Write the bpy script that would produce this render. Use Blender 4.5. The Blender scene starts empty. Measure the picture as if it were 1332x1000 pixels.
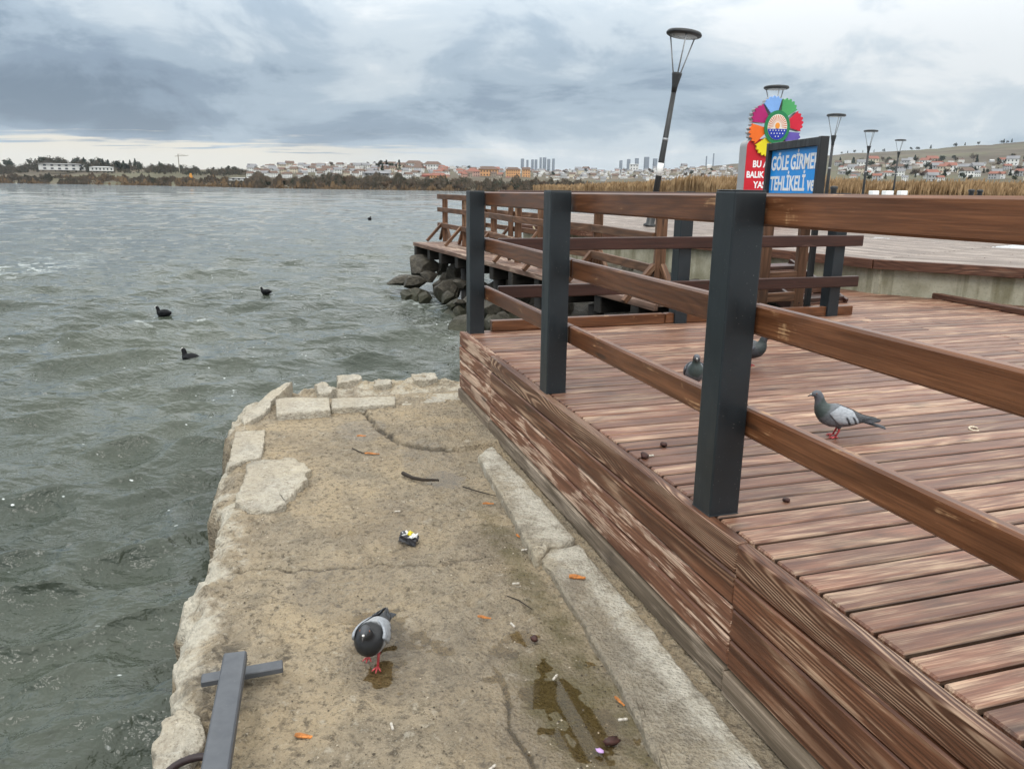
import bpy, bmesh, math, random
import numpy as np
from mathutils import Vector, Matrix
random.seed(7); RNG = np.random.default_rng(7)
scn = bpy.context.scene
COL = scn.collection
R = math.radians

# ------------------------------------------------------------------ camera
CAMZ = 1.1                       # eye height above the deck (deck z = 0)
FPX, CX, CY = 1000., 666., 500.  # focal length and centre, pixels of a 1332 x 1000 picture
PITCH, ROLL = R(14.36), math.atan(0.012)
fw = np.array([0, math.cos(PITCH), -math.sin(PITCH)])
r0 = np.array([1., 0, 0]); u0 = np.cross(r0, fw)
rt = r0*math.cos(ROLL)+u0*math.sin(ROLL); up = u0*math.cos(ROLL)-r0*math.sin(ROLL)
cam = bpy.data.cameras.new('camera'); camo = bpy.data.objects.new('camera', cam); COL.objects.link(camo)
cam.sensor_width = 36; cam.lens = 36*FPX/1332; cam.clip_start = 0.05; cam.clip_end = 30000
camo.matrix_world = Matrix([[rt[0], up[0], -fw[0], 0], [rt[1], up[1], -fw[1], 0], [rt[2], up[2], -fw[2], CAMZ], [0, 0, 0, 1]])
scn.camera = camo

# ------------------------------------------------------------------ world: Nishita sky behind an overcast of layered cloud
SUN_EL, SUN_AZ = R(50), R(200)
world = bpy.data.worlds.new("World"); scn.world = world; world.use_nodes = True
nt = world.node_tree; N = nt.nodes; L = nt.links; N.clear()
def wn(t, **k):
    n = N.new(t)
    for a, b in k.items(): setattr(n, a, b)
    return n
def wmath(op, a, b=None, c=None, clamp=False):
    n = N.new('ShaderNodeMath'); n.operation = op; n.use_clamp = clamp
    for i, v in enumerate((a, b, c)):
        if v is None: continue
        if hasattr(v, 'is_output'): L.new(v, n.inputs[i])
        else: n.inputs[i].default_value = v
    return n.outputs[0]
def wmix(f, a, b, mode='MIX'):
    n = N.new('ShaderNodeMix'); n.data_type = 'RGBA'; n.blend_type = mode
    for s, v in ((n.inputs[0], f), (n.inputs[6], a), (n.inputs[7], b)):
        if hasattr(v, 'is_output'): L.new(v, s)
        else: s.default_value = v if s.type == 'VALUE' else tuple(v)+(1,)
    return n.outputs[2]
def wramp(v, lo, hi):
    n = N.new('ShaderNodeMapRange'); n.interpolation_type = 'SMOOTHSTEP'
    L.new(v, n.inputs[0]); n.inputs[1].default_value = lo; n.inputs[2].default_value = hi
    return n.outputs[0]
sky = wn('ShaderNodeTexSky', sky_type='NISHITA', sun_disc=False, sun_elevation=SUN_EL, sun_rotation=SUN_AZ)
tc = wn('ShaderNodeTexCoord'); sp = wn('ShaderNodeSeparateXYZ'); L.new(tc.outputs['Generated'], sp.inputs[0])
X, Y, Zc = sp.outputs
Zp = wmath('MAXIMUM', Zc, 0.0)
def cloudnoise(scale, h, detail, rough, dist, off, sx=1.0):
    den = wmath('ADD', Zp, h)
    c = wn('ShaderNodeCombineXYZ')
    L.new(wmath('MULTIPLY', wmath('DIVIDE', X, den), sx), c.inputs[0]); L.new(wmath('DIVIDE', Y, den), c.inputs[1]); c.inputs[2].default_value = off
    n = wn('ShaderNodeTexNoise'); L.new(c.outputs[0], n.inputs['Vector'])
    n.inputs['Scale'].default_value = scale; n.inputs['Detail'].default_value = detail
    n.inputs['Roughness'].default_value = rough; n.inputs['Distortion'].default_value = dist
    return n.outputs[0]
nA = cloudnoise(0.78, 0.13, 9, .54, .3, 3.7, .85)
nB = cloudnoise(0.36, 0.20, 4, .5, .2, 9.2)
cD = wn('ShaderNodeCombineXYZ'); L.new(wmath('MULTIPLY', X, 3.2), cD.inputs[0]); L.new(wmath('MULTIPLY', Y, 3.2), cD.inputs[1]); L.new(wmath('MULTIPLY', Zc, 7.5), cD.inputs[2])
nDn = wn('ShaderNodeTexNoise'); L.new(cD.outputs[0], nDn.inputs['Vector']); nDn.inputs['Scale'].default_value = 1.6; nDn.inputs['Detail'].default_value = 9; nDn.inputs['Roughness'].default_value = .60; nDn.inputs['Distortion'].default_value = .45
nC = nDn.outputs[0]
v = wmath('ADD', wmath('ADD', wmath('MULTIPLY', nA, .34), wmath('MULTIPLY', nB, .30)), wmath('MULTIPLY', nC, .48))
v = wmath('MULTIPLY_ADD', wmath('SUBTRACT', v, .56), 1.55, .56)
# thinner, brighter cover to the right and higher up
v = wmath('ADD', v, wmath('MULTIPLY', X, .20)); v = wmath('ADD', v, .06)
# the darker bank of cloud lying over the far shore
bank_ = wmath('MULTIPLY', wramp(Zc, .035, .07), wmath('SUBTRACT', 1.0, wramp(Zc, .085, .17)))
v = wmath('SUBTRACT', v, wmath('MULTIPLY', wmath('MULTIPLY', bank_, wmath('SUBTRACT', 1.0, wramp(X, -.1, .5))), .13))
v = wmath('ADD', v, wmath('MULTIPLY', wramp(Zc, .06, .26), .12))
cr = wn('ShaderNodeValToRGB'); L.new(v, cr.inputs[0])
e = cr.color_ramp; e.interpolation = 'EASE'
SC = 9.2
def lin(c): return tuple((x/255/12.92 if x/255 <= .04045 else ((x/255+.055)/1.055)**2.4) for x in c)
stops = [(.36, (108, 125, 143)), (.48, (134, 151, 169)), (.59, (164, 180, 194)), (.70, (195, 206, 214)), (.84, (226, 230, 232))]
e.elements[0].position = stops[0][0]; e.elements[0].color = lin(stops[0][1])+(1,)
e.elements[1].position = stops[-1][0]; e.elements[1].color = lin(stops[-1][1])+(1,)
for p, c in stops[1:-1]:
    el = e.elements.new(p); el.color = lin(c)+(1,)
cl = cr.outputs[0]
# the strip of clearer sky along the horizon, creamy towards the left
nH = cloudnoise(2.2, 0.05, 6, .5, .2, 5.5, .5)
edge = wmath('ADD', wmath('MULTIPLY', Zc, -1.0), wmath('MULTIPLY', wmath('SUBTRACT', nH, .5), .055))
left = wramp(wmath('MULTIPLY', X, -1.0), -.05, .32)
hz = wmath('MULTIPLY', wramp(edge, -.051, -.040), wmath('ADD', wmath('MULTIPLY', left, .85), .08))
cl = wmix(hz, cl, lin((240, 231, 212)))
# overcast brightens smoothly towards the zenith
cl = wmix(wmath('MULTIPLY', wramp(Zc, .2, .7), .6), cl, lin((222, 221, 215)))   # thicker, whiter cloud overhead
gain = wmath('ADD', 1.0, wmath('MULTIPLY', wramp(Zc, .10, .56), 2.0))
hs = wn('ShaderNodeVectorMath', operation='SCALE'); L.new(cl, hs.inputs[0]); L.new(wmath('MULTIPLY', gain, SC), hs.inputs['Scale'])
col = wmix(.94, sky.outputs[0], hs.outputs[0])
bg = wn('ShaderNodeBackground'); bg.inputs['Strength'].default_value = 0.1; L.new(col, bg.inputs[0])
wo = wn('ShaderNodeOutputWorld'); L.new(bg.outputs[0], wo.inputs[0])

sun = bpy.data.lights.new('sun', 'SUN'); sun.energy = 1.2; sun.angle = R(25); sun.color = (1, .95, .88)
suno = bpy.data.objects.new('sun', sun); COL.objects.link(suno)
sd = Vector((math.sin(SUN_AZ)*math.cos(SUN_EL), math.cos(SUN_AZ)*math.cos(SUN_EL), math.sin(SUN_EL)))
suno.rotation_euler = sd.to_track_quat('Z', 'Y').to_euler()
vs = scn.view_settings; vs.view_transform = 'Standard'; vs.look = 'None'; vs.exposure = .25; vs.gamma = 1; vs.use_curve_mapping = False
scn.cycles.use_denoising = True; scn.cycles.max_bounces = 6; scn.cycles.diffuse_bounces = 3
scn.cycles.sample_clamp_indirect = 6

# ------------------------------------------------------------------ helpers
def ray(x, y): return fw+rt*(x-CX)/FPX-up*(y-CY)/FPX
def at(x, y, z):                      # the point of height z that the photograph shows at (x, y)
    d = ray(x, y); t = (z-CAMZ)/d[2]; return Vector((d[0]*t, d[1]*t, z))
def atd(x, y, Yd):                    # the point at distance Yd ahead
    d = ray(x, y); t = Yd/d[1]; return Vector((d[0]*t, Yd, CAMZ+d[2]*t))
TH = R(17.4); V2 = Vector((math.cos(TH), math.sin(TH))); U2 = Vector((math.sin(TH), -math.cos(TH))); F0 = Vector((-.42, 5.96))
def dk(s, t, z=0.):                   # deck frame: s towards the viewer along the fascia, t across to the right
    p = F0+U2*s+V2*t; return Vector((p.x, p.y, z))
def st(p):
    q = Vector((p[0], p[1]))-F0; return q.dot(U2), q.dot(V2)
ANG_U = math.atan2(U2.y, U2.x); ANG_V = math.atan2(V2.y, V2.x)

def tag(o, label=None, cat=None, group=None, kind=None):
    if label: o['label'] = label
    if cat: o['category'] = cat
    if group: o['group'] = group
    if kind: o['kind'] = kind
    return o
def empty(name, loc, label, cat, group=None, rz=0):
    o = bpy.data.objects.new(name, None); COL.objects.link(o); o.location = loc; o.rotation_euler = (0, 0, rz)
    o.empty_display_size = .1
    return tag(o, label, cat, group)
def meshobj(name, me, mat, parent=None, mw=None, kind=None):
    o = bpy.data.objects.new(name, me); COL.objects.link(o)
    if mat and len(me.materials) == 0: me.materials.append(mat)
    M = mw if mw is not None else Matrix()
    if parent is not None:
        o.parent = parent
        M = parent_world(parent).inverted() @ M
    o.matrix_local = M
    if kind: o['kind'] = kind
    return o
def parent_world(p):
    m = Matrix.LocRotScale(p.location, p.rotation_euler, p.scale)
    return parent_world(p.parent) @ m if p.parent else m
def kids(o): return [c for c in bpy.data.objects if c.parent == o]
def copy_tree(o, parent=None, table=None):
    c = o.copy(); COL.objects.link(c)
    if parent: c.parent = parent
    for ch in (table[o] if table else kids(o)): copy_tree(ch, c, table if table and ch in table else {ch: []} if table else None)
    return c
def TR(loc, rz=0, rx=0, ry=0, sc=None):
    m = Matrix.Translation(loc) @ Matrix.Rotation(rz, 4, 'Z') @ Matrix.Rotation(ry, 4, 'Y') @ Matrix.Rotation(rx, 4, 'X')
    return m @ Matrix.Diagonal((*sc, 1)) if sc else m
def bm_to(bm, name, smooth=False):
    me = bpy.data.meshes.new(name); bm.to_mesh(me); bm.free()
    if smooth: me.shade_smooth()
    return me
def pyd(name, v, f, smooth=False):
    me = bpy.data.meshes.new(name); me.from_pydata([tuple(map(float, p)) for p in v], [], [tuple(int(i) for i in q) for q in f]); me.update()
    if smooth: me.shade_smooth()
    return me
def npmesh(name, verts, quads, smooth=True):
    me = bpy.data.meshes.new(name); verts = np.asarray(verts, np.float32); quads = np.asarray(quads, np.int32)
    k = quads.shape[1]
    me.vertices.add(len(verts)); me.vertices.foreach_set('co', verts.ravel())
    me.loops.add(quads.size); me.loops.foreach_set('vertex_index', quads.ravel())
    me.polygons.add(len(quads)); me.polygons.foreach_set('loop_start', np.arange(0, quads.size, k, dtype=np.int32))
    me.update(calc_edges=True); me.validate()
    if smooth: me.shade_smooth()
    return me
def gridquads(nr, nc):
    i = np.arange(nr-1)[:, None]*nc+np.arange(nc-1)[None, :]
    return np.stack([i, i+1, i+nc+1, i+nc], -1).reshape(-1, 4)
def setattr_f(me, name, arr):
    a = me.attributes.new(name, 'FLOAT', 'POINT'); a.data.foreach_set('value', np.asarray(arr, np.float32).ravel())
BOX = {}
def boxmesh(l, w, h, bev=.004, seg=1, key=''):
    k = (round(l, 4), round(w, 4), round(h, 4), bev, seg, key)
    if k not in BOX:
        bm = bmesh.new(); bmesh.ops.create_cube(bm, size=1); bmesh.ops.scale(bm, vec=(l, w, h), verts=bm.verts)
        if bev: bmesh.ops.bevel(bm, geom=list(bm.edges), offset=min(bev, .45*min(l, w, h)), segments=seg, affect='EDGES', profile=.6)
        BOX[k] = bm_to(bm, 'board')
    return BOX[k]
def board(name, p, q, w, h, mat, parent=None, bev=.004, off=(0, 0, 0), roll=0.):
    """a straight bar from p to q (axis through its middle), w across, h upright"""
    p, q = Vector(p)+Vector(off), Vector(q)+Vector(off); d = q-p; ln = d.length
    M = d.to_track_quat('X', 'Z').to_matrix().to_4x4()
    M.translation = (p+q)/2
    if roll: M = M @ Matrix.Rotation(roll, 4, 'X')
    return meshobj(name, boxmesh(ln, w, h, bev, key=mat.name), mat, parent, M)
def tube_bm(bm, pts, rad, n=8, cap=True):
    pts = [Vector(p) for p in pts]; rings = []
    rads = rad if isinstance(rad, (list, tuple)) else [rad]*len(pts)
    for i, p in enumerate(pts):
        t = (pts[min(i+1, len(pts)-1)]-pts[max(i-1, 0)]).normalized()
        a = t.orthogonal().normalized() if i == 0 else (a-t*a.dot(t)).normalized()
        b = t.cross(a)
        rings.append([bm.verts.new(p+(a*math.cos(2*math.pi*k/n)+b*math.sin(2*math.pi*k/n))*rads[i]) for k in range(n)])
    for r1, r2 in zip(rings, rings[1:]):
        for k in range(n): bm.faces.new((r1[k], r1[(k+1) % n], r2[(k+1) % n], r2[k]))
    if cap:
        bm.faces.new(rings[0][::-1]); bm.faces.new(rings[-1])
def tube(name, pts, rad, mat, parent=None, n=8, smooth=True, mw=None):
    bm = bmesh.new(); tube_bm(bm, pts, rad, n); bmesh.ops.recalc_face_normals(bm, faces=bm.faces)
    return meshobj(name, bm_to(bm, name, smooth), mat, parent, mw)
def lathe(name, prof, mat, parent=None, n=20, mw=None, smooth=True):
    bm = bmesh.new(); rings = []
    for r, z in prof:
        rings.append([bm.verts.new((r*math.cos(2*math.pi*k/n), r*math.sin(2*math.pi*k/n), z)) for k in range(n)] if r > 1e-6 else [bm.verts.new((0, 0, z))])
    for a, b in zip(rings, rings[1:]):
        for k in range(n):
            q = [a[k % len(a)], a[(k+1) % len(a)], b[(k+1) % len(b)], b[k % len(b)]]
            q = list(dict.fromkeys(q))
            if len(q) > 2: bm.faces.new(q)
    bmesh.ops.recalc_face_normals(bm, faces=bm.faces)
    return meshobj(name, bm_to(bm, name, smooth), mat, parent, mw)
def prism(name, poly, z0, z1, mat, parent=None, mw=None, bev=0):
    bm = bmesh.new(); a = [bm.verts.new((x, y, z0)) for x, y in poly]; b = [bm.verts.new((x, y, z1)) for x, y in poly]
    n = len(poly); bm.faces.new(a[::-1]); bm.faces.new(b)
    for k in range(n): bm.faces.new((a[k], a[(k+1) % n], b[(k+1) % n], b[k]))
    bmesh.ops.recalc_face_normals(bm, faces=bm.faces)
    if bev: bmesh.ops.bevel(bm, geom=list(bm.edges), offset=bev, segments=1, affect='EDGES')
    return meshobj(name, bm_to(bm, name), mat, parent, mw)
# value noise in numpy
def vnoise(x, y, seed=0):
    xi = np.floor(x).astype(np.int64); yi = np.floor(y).astype(np.int64); fx = x-xi; fy = y-yi
    fx = fx*fx*(3-2*fx); fy = fy*fy*(3-2*fy)
    def h(a, b):
        n = (a*374761393+b*668265263+seed*2147483647) & 0xffffffff
        n = ((n ^ (n >> 13))*1274126177) & 0xffffffff
        return ((n ^ (n >> 16)) & 0xffff)/65535.
    return (h(xi, yi)*(1-fx)+h(xi+1, yi)*fx)*(1-fy)+(h(xi, yi+1)*(1-fx)+h(xi+1, yi+1)*fx)*fy
def fbm(x, y, oct=4, seed=0, gain=.5):
    s = 0; a = 1; tot = 0
    for o in range(oct):
        s = s+a*vnoise(x*2**o, y*2**o, seed+o*17); tot += a; a *= gain
    return s/tot
def segdist(px, py, poly, closed=False):
    d = np.full(np.shape(px), 1e9)
    pts = list(poly)+([poly[0]] if closed else [])
    for (ax, ay), (bx, by) in zip(pts, pts[1:]):
        vx, vy = bx-ax, by-ay; t = np.clip(((px-ax)*vx+(py-ay)*vy)/(vx*vx+vy*vy+1e-12), 0, 1)
        d = np.minimum(d, np.hypot(px-ax-t*vx, py-ay-t*vy))
    return d
def inside(px, py, poly):
    c = np.zeros(np.shape(px), bool); n = len(poly)
    for i in range(n):
        x1, y1 = poly[i]; x2, y2 = poly[(i+1) % n]
        c ^= ((y1 > py) != (y2 > py)) & (px < (x2-x1)*(py-y1)/(y2-y1+1e-12)+x1)
    return c

# ------------------------------------------------------------------ materials
class MT:
    def __init__(s, name, rough=.6, spec=.5):
        s.m = bpy.data.materials.new(name); s.m.use_nodes = True; s.nt = s.m.node_tree; s.N = s.nt.nodes; s.L = s.nt.links
        s.b = s.N['Principled BSDF']; s.b.inputs['Roughness'].default_value = rough; s.b.inputs['Specular IOR Level'].default_value = spec
        s.tc = s.N.new('ShaderNodeTexCoord'); s.oi = s.N.new('ShaderNodeObjectInfo')
    def put(s, sock, v):
        if hasattr(v, 'is_output'): s.L.new(v, sock)
        elif sock.type == 'VALUE': sock.default_value = v
        elif sock.type == 'VECTOR': sock.default_value = v
        else: sock.default_value = tuple(v)+(1,) if len(v) == 3 else v
    def math(s, op, a, b=0., c=0., clamp=False):
        n = s.N.new('ShaderNodeMath'); n.operation = op; n.use_clamp = clamp
        s.put(n.inputs[0], a); s.put(n.inputs[1], b); s.put(n.inputs[2], c); return n.outputs[0]
    def vmul(s, a, v):
        n = s.N.new('ShaderNodeVectorMath'); n.operation = 'MULTIPLY'; s.put(n.inputs[0], a); s.put(n.inputs[1], v); return n.outputs[0]
    def vadd(s, a, v):
        n = s.N.new('ShaderNodeVectorMath'); n.operation = 'ADD'; s.put(n.inputs[0], a); s.put(n.inputs[1], v); return n.outputs[0]
    def noise(s, vec, scale, detail=4, rough=.5, dist=0., col=False):
        n = s.N.new('ShaderNodeTexNoise'); s.put(n.inputs['Vector'], vec); n.inputs['Scale'].default_value = scale
        n.inputs['Detail'].default_value = detail; n.inputs['Roughness'].default_value = rough; n.inputs['Distortion'].default_value = dist
        return n.outputs[1 if col else 0]
    def voro(s, vec, scale, feat='F1'):
        n = s.N.new('ShaderNodeTexVoronoi'); n.feature = feat; s.put(n.inputs['Vector'], vec); n.inputs['Scale'].default_value = scale; return n.outputs[0]
    def ramp(s, v, lo, hi, a=0., b=1., smooth=True):
        n = s.N.new('ShaderNodeMapRange'); n.interpolation_type = 'SMOOTHSTEP' if smooth else 'LINEAR'
        s.put(n.inputs[0], v); n.inputs[1].default_value = lo; n.inputs[2].default_value = hi; n.inputs[3].default_value = a; n.inputs[4].default_value = b
        return n.outputs[0]
    def mix(s, f, a, b, mode='MIX'):
        n = s.N.new('ShaderNodeMix'); n.data_type = 'RGBA'; n.blend_type = mode
        s.put(n.inputs[0], f); s.put(n.inputs[6], a); s.put(n.inputs[7], b); return n.outputs[2]
    def attr(s, name):
        n = s.N.new('ShaderNodeAttribute'); n.attribute_name = name; return n.outputs['Fac']
    def sep(s, v):
        n = s.N.new('ShaderNodeSeparateXYZ'); s.put(n.inputs[0], v); return n.outputs
    def color(s, c): s.put(s.b.inputs['Base Color'], c); return s
    def rough(s, v): s.put(s.b.inputs['Roughness'], v); return s
    def bump(s, h, strength=.5, dist=.01):
        n = s.N.new('ShaderNodeBump'); n.inputs['Strength'].default_value = strength; n.inputs['Distance'].default_value = dist
        s.put(n.inputs['Height'], h); s.L.new(n.outputs[0], s.b.inputs['Normal']); return s
def flat(name, c, rough=.6, var=.12, scale=8., spec=.4, metal=0., bump=0.):
    """plain finish with slight mottling"""
    m = MT(name, rough, spec); n = m.noise(m.tc.outputs['Object'], scale, 5, .6)
    f = m.ramp(n, .3, .7); c2 = tuple(x*(1-var*1.6) for x in c); c1 = tuple(min(1, x*(1+var)) for x in c)
    m.color(m.mix(f, c2, c1)); m.b.inputs['Metallic'].default_value = metal
    m.rough(m.ramp(n, .3, .7, rough*.85, min(1, rough*1.15)))
    if bump: m.bump(n, bump, .004)
    return m.m
def srgb(*c): return lin(c)

def wood(name, dark, mid, pale, wear=.5, ringk=26., rough=.62, vary=.35, bump=.35, gloss=0., ringamt=.55, dirt=.3, wsc=1.0, wv=None, wide=.14, fibk=.35, paleline=0., edge=0., ringx=.55):
    m = MT(name, rough, .35); oc = m.tc.outputs['Object']; rnd = m.oi.outputs['Random']
    n = m.N.new('ShaderNodeVectorMath'); n.operation = 'SCALE'; n.inputs[0].default_value = (31.7, 17.3, 23.9); m.L.new(rnd, n.inputs['Scale'])
    P = m.vadd(oc, n.outputs[0])
    # growth rings: level lines of a field stretched along the board
    fld = m.noise(m.vmul(P, (ringx, 4.2, 4.2)), 1., 2, .45, .08)
    sx = m.sep(oc)
    ph = m.math('MULTIPLY_ADD', fld, ringk*6, m.math('MULTIPLY', sx[1], 60.))
    ring = m.math('MULTIPLY_ADD', m.math('SINE', ph), .5, .5)
    ring = m.math('POWER', ring, 1.7)
    fib = m.noise(m.vmul(P, (5, 190, 190)), 1., 4, .65)
    fib2 = m.noise(m.vmul(P, (1.6, 45, 45)), 1., 4, .6)
    patch = m.noise(m.vmul(P, wv or (1.1*wsc, 6*wsc, 6*wsc)), 1., 6, .6, .5)
    c = m.mix(m.ramp(fib2, .3, .7), dark, mid)
    c = m.mix(m.ramp(fib, .38, .62, .38, 0), c, tuple(.42*a for a in dark))
    c = m.mix(m.math('MULTIPLY', ring, ringamt), c, tuple(.45*a for a in dark))
    if paleline: c = m.mix(m.math('MULTIPLY', m.math('POWER', m.math('SUBTRACT', 1., ring), 5.), m.math('MULTIPLY', m.ramp(patch, .42, .58), paleline)), c, pale)
    # worn stain: bare pale wood showing through, first on the raised fibre
    w = m.math('ADD', m.math('MULTIPLY', patch, 1.0), m.math('MULTIPLY', m.math('SUBTRACT', fib, .5), fibk))
    w = m.math('ADD', w, m.math('MULTIPLY', m.math('SUBTRACT', rnd, .5), vary*.35))
    w = m.math('SUBTRACT', w, m.math('MULTIPLY', ring, .05))
    wf = m.ramp(w, .73-wear*.3-wide/2, .73-wear*.3+wide/2)
    pc = m.mix(m.ramp(fib, .36, .64), tuple(.55*a for a in pale), pale)
    pc = m.mix(m.math('MULTIPLY', ring, .28), pc, dark)
    c = m.mix(m.math('MULTIPLY', wf, .9), c, pc)
    # grime blotches, knots
    gr = m.noise(m.vmul(P, (3.1, 9, 9)), 1., 5, .6)
    c = m.mix(m.ramp(gr, .56, .72, 0, dirt), c, (.035, .026, .022))
    kn = m.voro(m.vmul(P, (1.1, 6.5, 6.5)), 1.)
    c = m.mix(m.ramp(kn, .05, .10, .75, 0.), c, (.03, .016, .01))
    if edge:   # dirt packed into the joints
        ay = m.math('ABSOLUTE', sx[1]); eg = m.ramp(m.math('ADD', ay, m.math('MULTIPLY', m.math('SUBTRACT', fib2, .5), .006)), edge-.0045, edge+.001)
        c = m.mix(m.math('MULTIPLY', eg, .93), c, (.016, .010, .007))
    br = m.ramp(rnd, 0, 1, 1-vary, 1+vary, False)
    cc = m.N.new('ShaderNodeCombineXYZ')
    for i in range(3): m.L.new(br, cc.inputs[i])
    c = m.mix(1., c, cc.outputs[0], 'MULTIPLY')
    m.color(c)
    m.rough(m.math('ADD', m.ramp(wf, 0, 1, rough-gloss, rough+.12, False), m.math('MULTIPLY', m.math('SUBTRACT', fib2, .5), .25)))
    h = m.math('ADD', m.math('MULTIPLY', fib, .6), m.math('ADD', m.math('MULTIPLY', ring, -.35), m.math('MULTIPLY', fib2, .5)))
    m.bump(h, bump, .004)
    return m.m

M = {}
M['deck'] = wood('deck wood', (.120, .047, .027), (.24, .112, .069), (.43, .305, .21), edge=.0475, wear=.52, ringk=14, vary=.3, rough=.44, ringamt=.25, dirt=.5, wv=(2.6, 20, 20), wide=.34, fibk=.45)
M['fascia'] = wood('fascia wood', (.098, .037, .018), (.22, .092, .048), (.50, .34, .225), wear=.32, ringk=30, ringx=.16, wv=(1.8, 16, 16), wide=.16, fibk=.6, paleline=.30, vary=.25, rough=.5, gloss=.06, ringamt=.55, dirt=.12, wsc=1.2, bump=.5)
M['fascia_top'] = wood('flame grained fascia wood', (.088, .035, .018), (.19, .083, .045), (.50, .345, .235), wear=.22, ringk=60, ringx=.36, wv=(1.8, 16, 16), wide=.14, fibk=.6, paleline=.62, vary=.15, rough=.5, gloss=.06, ringamt=.6, dirt=.12, bump=.5)
M['fascia_worn'] = wood('worn fascia wood', (.130, .053, .029), (.25, .118, .069), (.56, .405, .30), wear=.66, ringk=22, ringx=.25, vary=.2, rough=.6, ringamt=.4, dirt=.15, wv=(2.6, 15, 15), wide=.09, fibk=.5, paleline=.12, bump=.5)
M['sill'] = wood('grey sill timber', (.13, .098, .066), (.24, .185, .135), (.42, .34, .26), wear=.6, ringk=8, vary=.2, rough=.75, ringamt=.3, dirt=.5)
M['rail'] = wood('stained rail wood', (.092, .034, .014), (.185, .076, .034), (.42, .25, .13), wear=.20, ringk=14, wv=(5, 12, 12), wide=.12, vary=.16, rough=.42, gloss=.08, ringamt=.4, dirt=.3, bump=.2)
M['rail_dark'] = wood('dark stained rail wood', (.035, .014, .010), (.062, .025, .017), (.2, .11, .08), wear=.0, ringk=9, vary=.15, rough=.45, gloss=.06, ringamt=.3, dirt=.2, bump=.18)
M['jetty'] = wood('jetty wood', (.13, .072, .05), (.27, .165, .12), (.46, .35, .27), wear=.62, ringk=9, vary=.15, rough=.65, dirt=.35)
M['jetty_post'] = wood('jetty post wood', (.10, .046, .022), (.20, .10, .055), (.38, .26, .17), wear=.3, ringk=9, vary=.2, rough=.6, dirt=.3)
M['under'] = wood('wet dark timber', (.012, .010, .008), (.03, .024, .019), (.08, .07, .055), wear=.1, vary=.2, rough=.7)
M['platform'] = wood('grey promenade wood', (.15, .115, .095), (.27, .215, .18), (.42, .36, .315), wear=.6, ringk=9, vary=.15, rough=.6, dirt=.3)
M['platform_edge'] = wood('promenade edge wood', (.085, .036, .022), (.16, .075, .045), (.35, .22, .15), wear=.15, vary=.25, rough=.5)
# powder-coated steel
def steel(name, c1, c2, rough):
    m = MT(name, rough, .5); oc = m.tc.outputs['Object']
    n = m.noise(oc, 3., 5, .6); d = m.noise(m.vmul(oc, (1, 1, .25)), 14., 5, .6); sp_ = m.noise(oc, 160., 2, .5)
    c = m.mix(m.ramp(n, .35, .7), c1, c2); c = m.mix(m.ramp(d, .62, .8, 0, .35), c, (.10, .105, .10))
    c = m.mix(m.ramp(sp_, .72, .76, 0, .6), c, (.25, .24, .22)); m.color(c)
    m.rough(m.ramp(d, .3, .75, rough*.8, rough*1.35)); m.bump(n, .05, .01); return m.m
M['steel'] = steel('dark blue grey painted steel', (.0075, .0115, .0145), (.0125, .0185, .023), .36)
M['black'] = steel('black painted metal', (.010, .011, .012), (.018, .019, .020), .5)
M['greysteel'] = steel('grey painted steel', (.055, .06, .07), (.085, .09, .10), .5)
M['galv'] = flat('galvanised strut', (.30, .31, .32), .45, .1, 20, .5, .5)
M['white'] = flat('white paint', (.75, .75, .73), .5, .06, 6)

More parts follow.
